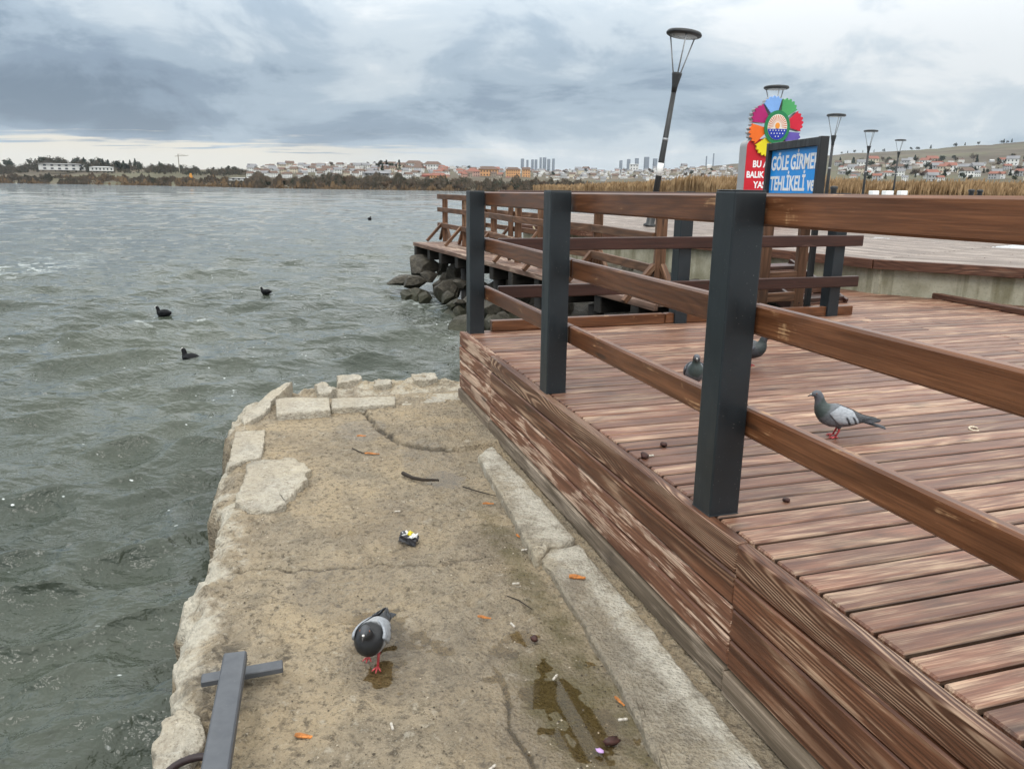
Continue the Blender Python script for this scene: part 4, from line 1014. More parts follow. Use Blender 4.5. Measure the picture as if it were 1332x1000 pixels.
    for sgn in (1, -1):
        bm = bmesh.new(); bmesh.ops.create_uvsphere(bm, u_segments=10, v_segments=6, radius=.0042)
        ey = meshobj('eye', bm_to(bm, 'eye', True), eye_m, root, W @ TR((.126+hx, sgn*.0165, .256+hz)))
        bm = bmesh.new(); bmesh.ops.create_uvsphere(bm, u_segments=8, v_segments=6, radius=.0028)
        meshobj('pupil', bm_to(bm, 'pupil', True), pupil_m, ey, W @ TR((.1265+hx, sgn*.0194, .2562+hz)))
    for sgn, fx in ((1, .038 if legs == 'walk' else .008), (-1, -.022 if legs == 'walk' else .004)):
        y = sgn*.026; hip = (-.005, y, .085); hk = (fx-.016, y, .042); ft = (fx, y, .008)
        tube('thigh', [(-.012, y*.9, .115), (-.008, y, .088), (fx*.5-.008, y, .056)], [.030, .024, .009], bm_, root, 10, True, Wf)
        lo_ = tube('leg', [hip, ((hip[0]+hk[0])/2, y, .068), hk, ft], [.010, .008, .0056, .0048], toe_m, root, 8, True, Wf)
        for ang, ln in ((0, .036), (.62, .030), (-.62, .030), (math.pi, .018)):
            c_, s_ = math.cos(ang), math.sin(ang)
            tube('toe', [(ft[0], y, .0075), (ft[0]+c_*ln*.55, y+s_*ln*.55, .0065), (ft[0]+c_*ln, y+s_*ln, .003)], [.0045, .0038, .0018], toe_m, lo_, 6, True, Wf)
    return root
P_DK = [(-9, (.15, .155, .165)), (.02, (.36, .37, .385)), (.158, (.012, .013, .015)), (.248, (.06, .064, .072))]
P_GR = [(-9, (.16, .17, .19)), (.150, (.11, .12, .135)), (.192, (.036, .052, .050)), (.268, (.085, .092, .108))]
P_CH = [(-9, (.05, .052, .06)), (.10, (.05, .053, .06)), (.19, (.03, .040, .040)), (.26, (.055, .06, .07))]
p = at(486, 862, QZ); pigeon((p.x, p.y, QZ+.004), R(-94), 'black breasted pigeon with pale wings and red feet walking on the concrete quay', P_DK, WM, (-.022, -.040), .92)
p = at(1086, 568, 0); pigeon((p.x, p.y, -.001), R(176), 'grey pigeon with two black wing bars standing alone in the open on the deck', P_GR, WM, (0, 0), .86, 'stand')
p = at(902, 507, 0); pigeon((p.x, p.y, -.001), R(-100), 'small grey pigeon on the deck left of the nearest steel post, facing the quay', P_GR, WD, (-.03, -.012), .92, 'stand')
p = at(972, 476, 0); pigeon((p.x, p.y, -.001), R(-38), 'dark pigeon half hidden behind the nearest steel post, only its breast showing', P_CH, WD, (-.01, -.02), .95, 'stand')
coot_m = flat('coot plumage', (.009, .0095, .011), .7, .3, 40, .12, 0, .2); shield = flat('coot shield', (.82, .80, .76), .45)
def coot(loc, rz, label, sc=1.):
    root = empty('coot', loc, label, 'coot', 'coots swimming on the lake', rz); root.scale = (sc,)*3; W = parent_world(root)
    T = R
    loft('body', [(-.19, .055, .008, .006, 0), (-.16, .056, .035, .022, 0), (-.10, .060, .082, .064, 0), (-.03, .055, .098, .084, 0), (.05, .050, .090, .076, T(8)), (.095, .068, .062, .060, T(35)), (.115, .100, .042, .042, T(62)),
                  (.122, .130, .034, .035, T(70)), (.132, .155, .033, .035, T(50)), (.148, .168, .030, .031, T(15)), (.166, .170, .018, .018, 0), (.174, .170, .008, .008, 0)], coot_m, root, W, 16, 1)
    tube('bill', [(.162, 0, .180), (.185, 0, .172), (.203, 0, .163)], [.015, .010, .003], shield, root, 8, True, W)
    lathe('frontal_shield', [(0, 0), (.017, .001), (.014, .008), (0, .011)], shield, root, 10, W @ TR((.163, 0, .186), 0, 0, R(60)))
    for sgn in (1, -1): tube('wing', [(.06, sgn*.078, .075), (-.03, sgn*.088, .085), (-.12, sgn*.055, .080), (-.20, sgn*.014, .078)], [.012, .024, .018, .004], coot_m, root, 8, True, W)
    for sgn in (1, -1):
        bm = bmesh.new(); bmesh.ops.create_uvsphere(bm, u_segments=8, v_segments=6, radius=.005); meshobj('eye', bm_to(bm, 'eye', True), pupil_m, root, W @ TR((.150, sgn*.022, .186)))
for x, y, rz, lab, sc in ((248, 471, 150, 'black coot with a white bill, the nearest on the lake, below the breaking ripple', .8), (213, 411, 165, 'black coot with white shield beyond the breaking ripple on the left', .78), (346, 382, 170, 'small distant black coot between the breaking ripple and the boulders', .65), (481, 286, 80, 'farthest coot, a mere dark speck on the lake near the jetty end', 1.1)):
    p = at(x, y, WZ); coot((p.x, p.y, WZ+.0), R(rz), lab, sc)

# ------------------------------------------------------------------ steel bracket lying on the quay edge, and litter
sb = empty('steel_bracket', at(290, 930, QZ), 'grey steel beam with cross bar and hoop lying on the left quay edge', 'steel bracket')
Zb = QZ+.085
p, q = at(306.5, 853, Zb+.03), at(276, 1030, Zb+.03)
board('beam', p, q, .074, .038, M['greysteel'], sb, .005)
p, q = at(262, 885, QZ+.04), at(368, 866, QZ+.045); board('cross_bar', p, q, .05, .022, M['greysteel'], sb, .003)
p, q = at(306, 872, QZ+.02), at(304, 882, QZ+.02)
board('strut', at(306, 880, QZ-.02), at(306, 873, QZ+.10), .04, .04, M['greysteel'], sb, .003)
hc = at(252, 1012, QZ+.06); tube('hoop', [hc+Vector((.085*math.cos(a), .085*math.sin(a), .0)) for a in np.linspace(0, 2*math.pi, 25)], .011, flat('dark hoop', (.022, .012, .013), .5, .3, 20), sb, 8)

def onq(x, y, dz=0): p = at(x, y, QZ+.004); p.z += dz; return p
butt_m = flat('cigarette paper', (.50, .46, .40), .8, .12, 200); filt_m = flat('cigarette filter', (.50, .25, .07), .8, .2, 200); wood_m = flat('orange wood chip', (.45, .17, .045), .7, .35, 60, .3, 0, .3)
def cyl(name, x, y, ln, rad, ang, mat, label, cat, group, z=None, zb=QZ):
    p = at(x, y, zb+.004); a = Vector((math.cos(ang), math.sin(ang), 0))*ln/2; c = p+Vector((0, 0, rad))
    o = tube(name, [-a, a], rad, mat, None, 8, True, TR(c)); return tag(o, label, cat, group)
BG = 'cigarette ends on the quay'
def butt(x, y, ang, label, ln=.030, zb=QZ):
    p = at(x, y, zb+.004); root = empty('cigarette_butt', p, label, 'cigarette end', BG, R(ang)); W = parent_world(root)
    tube('paper', [(-ln/2, 0, .005), (ln*.12, 0, .005)], .0042, butt_m, root, 8, True, W); tube('filter', [(ln*.12, 0, .005), (ln/2, 0, .005)], .0044, filt_m if ang % 2 else butt_m, root, 8, True, W)
for x, y, a, l in ((682, 716, 20, 'cigarette end lying against the broken near end of the pale kerb'), (671, 760, 10, 'white cigarette end on the quay left of the orange strip on the kerb'), (667, 814, 120, 'white cigarette end right of the thin orange chip on the quay'), (722, 882, 60, 'white cigarette end just above the brown puddle'), (810, 937, 10, 'white cigarette end at the right tip of the brown puddle'), (510, 946, 110, 'lone cigarette end on the quay right of the orange chip at the bottom'), (640, 1000, 50, 'cigarette end at the bottom edge beside the long crack'), (517, 666, 10, 'pale flattened cigarette end beyond the crumpled packet'), ):
    butt(x, y, a, l)
butt(846, 594, 20, 'white cigarette end on the deck by the two brown seed pods', zb=-.002)
def chip(x, y, ln, w, ang, label, zb=QZ, th=.006):
    p = at(x, y, zb+.006); bm = bmesh.new(); n = 7; top = []; 
    for k in range(n+1):
        u = k/n; x_ = (u-.5)*ln; ww = w*(.5+.5*math.sin(math.pi*min(.95, u+.12)))*(.85+.3*random.random())
        top.append([(x_, -ww/2, th*.4+.004*random.random()), (x_, 0, th+.004*math.sin(u*5)), (x_, ww/2, th*.4)])
    tv = [[bm.verts.new(v_) for v_ in r_] for r_ in top]; bv = [[bm.verts.new((v_[0], v_[1], 0)) for v_ in (r_[0], r_[2])] for r_ in top]
    for i in range(n):
        for k in (0, 1): bm.faces.new((tv[i][k], tv[i+1][k], tv[i+1][k+1], tv[i][k+1]))
        bm.faces.new((bv[i][0], bv[i+1][0], tv[i+1][0], tv[i][0])); bm.faces.new((tv[i][2], tv[i+1][2], bv[i+1][1], bv[i][1]))
    for i in (0, n): bm.faces.new((tv[i][0], tv[i][1], tv[i][2], bv[i][1], bv[i][0]))
    bmesh.ops.recalc_face_normals(bm, faces=bm.faces)
    o = meshobj('wood_chip', bm_to(bm, 'chip'), wood_m, None, TR(p, R(ang))); tag(o, label, 'wood chip', 'orange wood chips on the quay')
chip(395, 957, .055, .022, -12, 'orange wood chip at the bottom of the quay right of the steel beam')
chip(751, 751, .070, .024, -10, 'fat orange roll lying on the long worn kerb', QZ+.026, .012)
chip(630, 803, .055, .012, -14, 'thin orange chip right of the walking pigeon')
chip(635, 655, .060, .014, 3, 'orange strip beside the upper pale kerb')
chip(470, 567, .060, .024, 5, 'yellow orange chip near the curved crack')
chip(484, 590, .095, .018, -5, 'brown orange strip below the chip near the curved crack')
chip(806, 912, .05, .010, -60, 'narrow orange sliver leaning at the foot of the worn kerb by the puddle')
chip(674, 697, .03, .012, -60, 'tiny yellow chip against the left side of the pale kerb')
# twigs
tw = flat('dark twig', (.028, .020, .014), .8, .3, 40)
o = tube('twig', [onq(524, 617, .008), onq(537, 624, .012), onq(550, 626, .010), onq(571, 626, .007)], [.012, .011, .010, .006], tw, None, 7); tag(o, 'bent dark stick lying beside the little puddle', 'stick')
o = tube('twig', [onq(458, 584, .006), onq(471, 590, .006), onq(484, 590, .006)], [.004, .004, .003], tw, None, 6); tag(o, 'thin dark twig joined to the brown orange strip', 'stick')
o = tube('twig', [onq(602, 634, .005), onq(622, 640, .005), onq(645, 646, .005)], [.004, .004, .002], tw, None, 6); tag(o, 'fine dark twig near the upper end of the pale kerb', 'stick')
o = tube('twig', [onq(660, 776, .004), onq(675, 782, .005), onq(692, 793, .003)], [.0025, .003, .002], tw, None, 6); tag(o, 'hair thin twig left of the worn kerb', 'stick')
# crumpled packet
def packet():
    root = empty('crumpled_packet', onq(532, 704), 'crumpled dark packet with white and yellow print on the quay', 'crumpled packet', None, R(-20)); W = parent_world(root)
    rr = random.Random(3)
    def crum(nm, c, ln, w, h, mat, rz):
        bm = bmesh.new(); bmesh.ops.create_cube(bm, size=1); bmesh.ops.scale(bm, vec=(ln, w, h), verts=bm.verts); bmesh.ops.subdivide_edges(bm, edges=bm.edges, cuts=3, use_grid_fill=True)
        for v_ in bm.verts: v_.co += Vector((rr.gauss(0, .004), rr.gauss(0, .004), rr.gauss(0, .004)))
        meshobj(nm, bm_to(bm, nm), mat, root, W @ TR(c, rz, rr.uniform(-.2, .2), rr.uniform(-.3, .3)))
    dk_ = flat('packet dark', (.03, .03, .035), .35, .3, 40); wh = flat('packet white', (.66, .66, .66), .4, .1, 40); ye = flat('packet yellow', (.62, .52, .03), .4, .1, 40)
    crum('packet_body', (0, 0, .017), .085, .052, .028, dk_, .2); crum('packet_flap', (-.022, .006, .034), .032, .022, .004, wh, .9); crum('packet_label', (.022, -.006, .034), .030, .034, .004, wh, -.3); crum('packet_print', (.0, .012, .036), .014, .026, .004, ye, .3)
packet()
wm = MT('standing water', .04, .5)
fr_ = wm.N.new('ShaderNodeFresnel'); fr_.inputs[0].default_value = 1.33; tr_ = wm.N.new('ShaderNodeBsdfTransparent'); tr_.inputs[0].default_value = (.87, .81, .67, 1)
gl_ = wm.N.new('ShaderNodeBsdfGlossy'); gl_.inputs['Roughness'].default_value = .03; mx_ = wm.N.new('ShaderNodeMixShader')
wm.L.new(fr_.outputs[0], mx_.inputs[0]); wm.L.new(tr_.outputs[0], mx_.inputs[1]); wm.L.new(gl_.outputs[0], mx_.inputs[2]); wm.L.new(mx_.outputs[0], wm.N['Material Output'].inputs[0])
def puddle(px_, ra, rb, q, label):
    g = QG['S'], QG['T']; a, b = st(at(*px_, QZ)); w = np.exp(-(((g[0]-a)/ra)**2+((g[1]-b)/rb)**2))
    lev = np.quantile(QG['P'][..., 2][w > .35], q)
    low = (QG['P'][..., 2] < lev+.0004) & (w > .16); c = low[:-1, :-1] | low[1:, :-1] | low[:-1, 1:] | low[1:, 1:]
    ii, jj = np.nonzero(c); nc = low.shape[1]; ids = np.stack([ii*nc+jj, ii*nc+jj+1, (ii+1)*nc+jj+1, (ii+1)*nc+jj], -1)
    u, inv = np.unique(ids.ravel(), return_inverse=True); V = QG['P'].reshape(-1, 3)[u].copy(); V[:, 2] = lev
    me = npmesh('puddle', V, inv.reshape(-1, 4)); bm = bmesh.new(); bm.from_mesh(me); bmesh.ops.recalc_face_normals(bm, faces=bm.faces)
    for f in bm.faces:
        if f.normal.z < 0: f.normal_flip()
    bm.to_mesh(me); bm.free()
    tag(meshobj('puddle', me, wm.m), label, 'puddle', 'puddles on the quay')
puddle((575, 618), .15, .11, .78, 'small pale puddle beside the bent dark stick')
puddle((505, 855), .26, .17, .28, 'shallow puddle at the feet of the walking pigeon')
puddle((745, 935), .40, .19, .33, 'shallow brown puddle on the quay near the worn kerb')
def grit():
    n = 2600; a = RNG.uniform(-.2, 4.4, n); b = -1.7+1.62*RNG.uniform(0, 1, n)**.8; keep = RNG.uniform(0, 1, n) < .25+.75*(fbm(a*3, b*3, 2, 55) > .5); a, b = a[keep], b[keep]; n = len(a)
    gs = QG['S'][:, 0]; k = np.clip(np.searchsorted(gs, a), 0, len(gs)-1); tt = QG['T'][k]; j = np.array([np.searchsorted(tt[i], b[i]) for i in range(n)]).clip(0, tt.shape[1]-1); z = QG['P'][k, j, 2]
    ok = QG['S'][k, j] > -.25; a, b, z = a[ok], b[ok], z[ok]; n = len(a); r = RNG.uniform(.0022, .0065, n)*RNG.uniform(.6, 1.2, n)
    px = F0.x+U2.x*a+V2.x*b; py = F0.y+U2.y*a+V2.y*b; c = np.stack([px, py, z+r*.3], -1)
    oct_ = np.array([(1, 0, 0), (-.3, .9, 0), (-.7, -.6, .1), (.1, .1, .8)]); rot = RNG.uniform(0, 6.28, n)
    V = np.stack([c+np.stack([(q[0]*np.cos(rot)-q[1]*np.sin(rot))*r, (q[0]*np.sin(rot)+q[1]*np.cos(rot))*r, q[2]*r], -1) for q in oct_], 1).reshape(-1, 3)
    F = (np.arange(n)[:, None, None]*4+np.array([[0, 1, 3], [1, 2, 3], [2, 0, 3]])[None]).reshape(-1, 3)
    m = MT('grit', .9, .2); t = m.attr('tone'); m.color(m.mix(m.ramp(t, .3, .8), (.05, .04, .03), (.42, .36, .28)))
    me = npmesh('grit', V, F, False); setattr_f(me, 'tone', np.repeat(RNG.uniform(0, 1, n), 4)); tag(meshobj('grit', me, m.m, None, None, 'stuff'), 'loose grit and crumbs scattered over the concrete quay', 'grit')
grit()
# pods and bits on the deck
pod = flat('brown seed pod', (.045, .016, .012), .6, .3, 60)
def lump(name, x, y, rad, mat, label, cat, group=None, zb=0., sc=(1, .8, .7)):
    p = at(x, y, zb); bm = bmesh.new(); bmesh.ops.create_icosphere(bm, subdivisions=2, radius=rad)
    for v_ in bm.verts: v_.co *= .8+.4*random.random()
    bmesh.ops.scale(bm, vec=sc, verts=bm.verts); o = meshobj(name, bm_to(bm, name, True), mat, None, TR((p.x, p.y, zb+rad*sc[2]*.8), random.random()*6)); tag(o, label, cat, group)
lump('seed_pod', 838, 596, .022, pod, 'brown seed pod on the deck beside a cigarette end, the left of two', 'seed pod', 'seed pods', -.0); lump('seed_pod', 863, 580, .016, pod, 'small brown seed pod on the deck, the right of two', 'seed pod', 'seed pods', -.0)
lump('seed_pod', 1023, 653, .014, pod, 'round brown seed pod alone on the near deck', 'seed pod', 'seed pods', 0.); lump('seed_pod', 695, 833, .017, pod, 'dark red brown blob on the damp quay', 'seed pod', None, QZ)
lump('leaf_litter', 795, 966, .02, pod, 'dark curled leaf below the brown puddle', 'leaf', None, QZ, (1.4, .8, .5)); lump('wrapper_scrap', 780, 977, .010, flat('lilac foil', (.5, .32, .6), .3), 'tiny lilac scrap of foil below the brown puddle', 'scrap', None, QZ, (1.5, 1, .4))
shell = flat('pale peel', (.55, .47, .36), .7, .15, 60)
p = at(1267, 559, 0); o = tube('peel', [(.022*math.cos(a), .022*math.sin(a), .005+.004*math.sin(a)) for a in np.linspace(.3, 5.2, 12)], .0045, shell, None, 6, True, TR((p.x, p.y, 0))); tag(o, 'pale curled peel on the deck right of the standing pigeon', 'peel')
# rope hanging on the promenade edge
p, q = Vector((.44, 15.4, PZ-.02)), Vector((.86, 14.6, PZ-.02))
o = tube('rope', [p.lerp(q, u)+Vector((-.06, -.03, -.22*4*u*(1-u))) for u in np.linspace(0, 1, 12)], .018, flat('old rope', (.30, .25, .16), .9, .2, 60), None, 6); tag(o, 'slack old rope hanging from the promenade edge behind the jetty posts', 'rope')

# ------------------------------------------------------------------ far shore: land, reeds, trees, houses, towers
def AZ(x): return math.atan((x-CX)/1032.)
def horizon(x): return 235.98+.012*x
PXS = [-400, 0, 60, 120, 330, 420, 500, 600, 700, 800, 870, 960, 1080, 1200, 1332, 1800]
RIDGE = [10, 13, 19, 18, 17, 24, 26, 22, 20, 20, 24, 32, 43, 48, 55, 60]     # height of the skyline land over the horizon, pixels
SHORE = [1300, 1100, 1000, 880, 500, 450, 420, 400, 330, 200, 130, 88, 86, 86, 86, 90]
RR = [1900, 1900, 1700, 1600, 1500, 1500, 1500, 1700, 2300, 2400, 2500, 2700, 2800, 2800, 2800, 2800]
azs = [AZ(x) for x in PXS]
def land_h(az, r):
    H = np.interp(az, azs, RIDGE)/1032*np.interp(az, azs, RR)+CAMZ; s_ = np.interp(az, azs, SHORE); Rr = np.interp(az, azs, RR)
    u = np.clip((r-s_)/(Rr-s_), 0, None); flatb = np.clip((r-s_)/40, 0, 1)
    k = np.interp(az, azs, [1, 1, 1, 1, 1, 1, 1, 1.05, 1.2, 1.35, 1.5, 1.6, 1.7, 1.8, 1.9, 1.9])
    h = np.minimum(u, 1)**k*(H-WZ)+np.where(u > 1, -(r-Rr)*.02, 0)
    h = h+(fbm(az*60+3, r/180., 3, 61)-.5)*np.clip(u, 0, 1)*8
    return WZ-.6+h+1.2*flatb
def land():
    az = np.linspace(AZ(-380), AZ(1780), 420); r0_ = np.interp(az, azs, SHORE)
    rr = np.concatenate([np.linspace(0, .06, 8), np.linspace(.08, 1.0, 60), np.linspace(1.05, 1.6, 8)])
    A = np.repeat(az[:, None], len(rr), 1); Rm = r0_[:, None]-6+rr[None, :]*(np.interp(az, azs, RR)[:, None]-r0_[:, None])*1.0
    jag = (fbm(az*90, az*0, 4, 63)-.5)*.10; Rm = Rm*(1+jag[:, None]*(1-np.clip(rr, 0, 1))[None, :])
    z = land_h(A, Rm); x = Rm*np.sin(A); y = Rm*np.cos(A)
    m = MT('winter fields', .95, .1); oc = m.tc.outputs['Object']
    n = m.noise(m.vmul(oc, (1, 1, 3)), .006, 6, .6, .4); n2 = m.noise(m.vmul(oc, (1, 1, 3)), .03, 5, .6)
    c = m.mix(m.ramp(n, .38, .62), (.078, .064, .048), (.125, .107, .078)); c = m.mix(m.ramp(n2, .5, .68, 0, .6), c, (.08, .068, .05))
    gr = m.noise(m.vmul(oc, (1, 1, 2)), .0035, 3, .5); c = m.mix(m.ramp(gr, .5, .62, 0, .5), c, (.105, .108, .062)); m.color(c)
    me = npmesh('hills', np.stack([x, y, z], -1).reshape(-1, 3), gridquads(len(az), len(rr))[:, ::-1]); meshobj('hills', me, m.m, None, None, 'structure')
land()
def ground_at(x, ybase, lo=None, hi=None):
    """distance at which the land shows at picture height ybase in column x"""
    az = AZ(x); s_ = float(np.interp(az, azs, SHORE)); Rr = float(np.interp(az, azs, RR))
    r = np.linspace(lo or s_+4, hi or Rr*1.02, 500); el = (land_h(np.full_like(r, az), r)-CAMZ)/r*1032
    tgt = horizon(x)-ybase; k = np.argmax(el >= tgt) if (el >= tgt).any() else len(r)-1
    return r[k]
def place(x, r):
    az = AZ(x); return Vector((r*math.sin(az), r*math.cos(az), float(land_h(np.array([az]), np.array([r]))[0])))
# reed bed
def reeds():
    n = 46000; px = RNG.uniform(690, 1420, n); depth = RNG.uniform(0, 1, n)**1.3
    az = np.arctan((px-CX)/1032.)
    near = np.interp(px, [690, 740, 800, 870, 960, 1420], [330, 250, 175, 120, 92, 88]); r = near+depth*np.interp(px, [690, 870, 1420], [25, 40, 45])
    keep = RNG.uniform(0, 1, n) < np.interp(px, [690, 760, 830], [.25, .55, 1]); az, r, px = az[keep], r[keep], px[keep]; n = len(r)
    h = (2.75+.9*(fbm(r*np.sin(az)*.12, r*np.cos(az)*.12, 3, 71)-.5)*2+RNG.normal(0, .22, n)); h = h*np.interp(px, [690, 760, 860, 1420], [1.0, 1.1, 1.15, 1.0])
    x = r*np.sin(az); y = r*np.cos(az); zb = np.full(n, -.95)
    th = RNG.uniform(0, 2*math.pi, n); w = RNG.uniform(.035, .075, n)*np.clip(r/90, 1, 2.5); lx = RNG.normal(.16, .14, n); ly = RNG.normal(0, .12, n)
    ux, uy = np.cos(th)*w, np.sin(th)*w
    def P(fx, f, k): return np.stack([x+lx*f*f+ux*k, y+ly*f*f+uy*k, zb+h*f], -1)
    V = np.stack([P(0, 0, -.4), P(0, 0, .4), P(0, .72, .35), P(0, .72, -.35), P(0, .86, 1.6), P(0, .86, -1.4), P(0, 1.0, .25), P(0, 1.0, -.25)], 1).reshape(-1, 3)
    b = np.arange(n)[:, None]*8; Q = np.concatenate([b+np.array([[0, 1, 2, 3]]), b+np.array([[3, 2, 4, 5]]), b+np.array([[5, 4, 6, 7]])])
    m = MT('dry reed', .9, .1); ran = m.attr('tone'); m.color(m.mix(ran, (.17, .105, .052), (.41, .28, .155)))
    me = npmesh('reed_bed', V, Q, False); tone = np.clip(.5+RNG.normal(0, .28, n)+(fbm(x*.2, y*.2, 2, 77)-.5), 0, 1); setattr_f(me, 'tone', np.repeat(tone, 8))
    o = meshobj('reed_bed', me, m.m, None, None, 'stuff'); tag(o, 'wide bed of tall dry tan reeds beyond the promenade', 'reeds')
reeds()
# scrub along the far waterline
def scrub():
    n = 42000; px = RNG.uniform(-60, 760, n); az = np.arctan((px-CX)/1032.); s_ = np.interp(az, azs, SHORE); r = s_+RNG.uniform(0, 1, n)**1.4*np.interp(px, [0, 330, 760], [160, 120, 60])
    cl_ = fbm(az*160, r*.02, 3, 81); keep = cl_ > .33; az, r, px, cl_, s_ = az[keep], r[keep], px[keep], cl_[keep], s_[keep]; n = len(r)
    x = r*np.sin(az); y = r*np.cos(az); z = land_h(az, r)
    hh = RNG.uniform(.5, 1, n)*(cl_-.24)*8.5*np.interp(px, [0, 330, 760], [1.5, 1.1, .7]); w = hh*RNG.uniform(.35, .7, n)
    th = RNG.uniform(0, 6.28, n); lift = RNG.uniform(0, .7, n)*hh
    V = np.stack([np.stack([x-np.cos(th)*w*.5, y-np.sin(th)*w*.5, z+lift], -1), np.stack([x+np.cos(th)*w*.5, y+np.sin(th)*w*.5, z+lift*.8], -1), np.stack([x+np.cos(th)*w*.25, y+np.sin(th)*w*.2, z+lift+hh*.6], -1), np.stack([x-np.cos(th)*w*.35, y, z+lift+hh*.45], -1)], 1).reshape(-1, 3)
    Q = np.arange(n*4).reshape(-1, 4); m = MT('winter scrub', .95, .1); t = m.attr('tone'); m.color(m.mix(m.ramp(t, .58, .8), m.mix(m.ramp(t, 0, .5), (.034, .034, .024), (.085, .067, .050)), (.17, .115, .068)))
    me = npmesh('shore_scrub', V, Q, False); tone = np.clip(fbm(az*70+5, r*.01, 3, 83)*1.1-.1+RNG.normal(0, .12, n)+np.clip((s_+18-r)/60, 0, .35), 0, 1); setattr_f(me, 'tone', np.repeat(tone, 4))
    o = meshobj('shore_scrub', me, m.m, None, None, 'stuff'); tag(o, 'brown winter scrub and bare bushes lining the far shore', 'scrub')
scrub()
def wood_belt(name, label, n, xr, dr, hh, cols, seed, top):
    px = RNG.uniform(*xr, n); az = np.arctan((px-CX)/1032.); s_ = np.interp(az, azs, SHORE); u = RNG.uniform(0, 1, n); r = s_+dr[0]+u*(dr[1]-dr[0])
    cl_ = fbm(az*110, r*.012, 3, seed); keep = cl_ > .36; px, az, r, cl_ = px[keep], az[keep], r[keep], cl_[keep]; n = len(r)
    x = r*np.sin(az); y = r*np.cos(az); z = land_h(az, r); H = hh*(.35+1.3*np.clip(cl_-.3, 0, 1)/.4)*np.interp(px, *top); f = RNG.uniform(.05, 1, n)**.7
    w = H*RNG.uniform(.10, .22, n)*(1.25-f); th = RNG.uniform(0, 6.28, n); a = RNG.uniform(-.5, .5, n)*w
    V = np.stack([np.stack([x-np.cos(th)*w, y-np.sin(th)*w, z+H*f-a], -1), np.stack([x+np.cos(th)*.3*w, y+np.sin(th)*.3*w, z+H*f-w*.8], -1), np.stack([x+np.cos(th)*w, y+np.sin(th)*w, z+H*f+a], -1), np.stack([x-np.cos(th)*.2*w, y, z+H*f+w*.9], -1)], 1).reshape(-1, 3)
    m = MT(name+' foliage', .95, .1); t = m.attr('tone'); m.color(m.mix(t, cols[0], cols[1]))
    me = npmesh(name, V, np.arange(n*4).reshape(-1, 4), False); setattr_f(me, 'tone', np.repeat(np.clip(fbm(az*240, r*.03, 2, seed+3)*1.4-.2+RNG.normal(0, .15, n), 0, 1), 4))
    o = meshobj(name, me, m.m, None, None, 'stuff'); tag(o, label, 'wood')
wood_belt('far_wood', 'dark mixed wood covering the low hill at far left beyond the lake', 26000, (-60, 335), (330, 640), 7.6, ((.030, .036, .027), (.095, .076, .058)), 91, ([-60, 30, 60, 110, 215, 335], [.8, 1.1, 1.15, 1.0, .8, .45]))
wood_belt('shore_wood', 'belt of brown and dark trees along the middle of the far shore', 22000, (318, 770), (15, 120), 3.7, ((.042, .043, .031), (.135, .105, .080)), 95, ([318, 400, 690, 770], [1.0, 1.1, 1.0, .6]))
# trees: three dark evergreens, three bare brown crowns
dark_leaf = [flat('evergreen leaf', (.032, .044, .028), .9, .35, .6, .1), flat('dull evergreen leaf', (.048, .056, .036), .9, .35, .6, .1)]
bare = [flat('bare brown twigs', (.115, .088, .068), .95, .3, .6, .1), flat('russet twigs', (.15, .105, .072), .95, .3, .6, .1)]
bark = flat('bark', (.06, .045, .035), .95, .2, 3)
def treemesh(seed, kind):
    r_ = random.Random(seed); bm = bmesh.new()
    nb_ = {'ever': 150, 'cone': 130, 'bare': 170}[kind]
    lumps = [(r_.uniform(-.3, .3), r_.uniform(-.3, .3), r_.uniform(.38, .82), r_.uniform(.16, .30)) for _ in range(7)]
    for _ in range(nb_):
        if kind == 'cone':
            z = r_.uniform(.10, 1.0); rad = .27*(1-z)*1.05+.02; a = r_.uniform(0, 6.28); rr = rad*math.sqrt(r_.random()); c = Vector((rr*math.cos(a), rr*math.sin(a), z)); sz = .085
        else:
            lx, ly, lz, lr = r_.choice(lumps); d = Vector((r_.gauss(0, 1), r_.gauss(0, 1), r_.gauss(0, 1))).normalized()*lr*r_.random()**.4; c = Vector((lx, ly, lz))+d; sz = .085 if kind == 'ever' else .10
        d1_ = Vector((r_.gauss(0, 1), r_.gauss(0, 1), r_.gauss(0, 1))).normalized(); d2_ = d1_.orthogonal().normalized()
        if kind == 'bare':
            d1_ = (c-Vector((0, 0, .25))).normalized()+Vector((r_.gauss(0, .25), r_.gauss(0, .25), .3)); d1_.normalize(); d2_ = d1_.orthogonal().normalized()
            v_ = [bm.verts.new(c-d1_*sz-d2_*.012), bm.verts.new(c-d1_*sz+d2_*.012), bm.verts.new(c+d1_*sz*1.1+d2_*.02), bm.verts.new(c+d1_*sz*1.3-d2_*.03)]
        else: v_ = [bm.verts.new(c-d1_*sz), bm.verts.new(c+d2_*sz*.8), bm.verts.new(c+d1_*sz*.9), bm.verts.new(c-d2_*sz*.7)]
        bm.faces.new(v_)
    return bm_to(bm, 'crown')
def trunkmesh(kind):
    bm = bmesh.new(); tube_bm(bm, [(0, 0, -.08), (0.005, 0, .2), (0, .01, .55 if kind != 'cone' else .9)], [.030, .022, .008], 5, False)
    if kind != 'cone':
        for a in range(4): tube_bm(bm, [(0, 0, .25+.05*a), (.10*math.cos(a*1.7), .10*math.sin(a*1.7), .42+.05*a), (.22*math.cos(a*1.7), .22*math.sin(a*1.7), .60+.05*a)], [.014, .010, .004], 4, False)
    return bm_to(bm, 'trunk')
TM = []
for k, (kind, mt) in enumerate((('ever', dark_leaf[0]), ('ever', dark_leaf[1]), ('cone', dark_leaf[0]), ('bare', bare[0]), ('bare', bare[1]), ('bare', bare[0]))):
    cm = treemesh(200+k, kind); cm.materials.append(mt); tm = trunkmesh(kind); tm.materials.append(bark); TM.append((cm, tm))
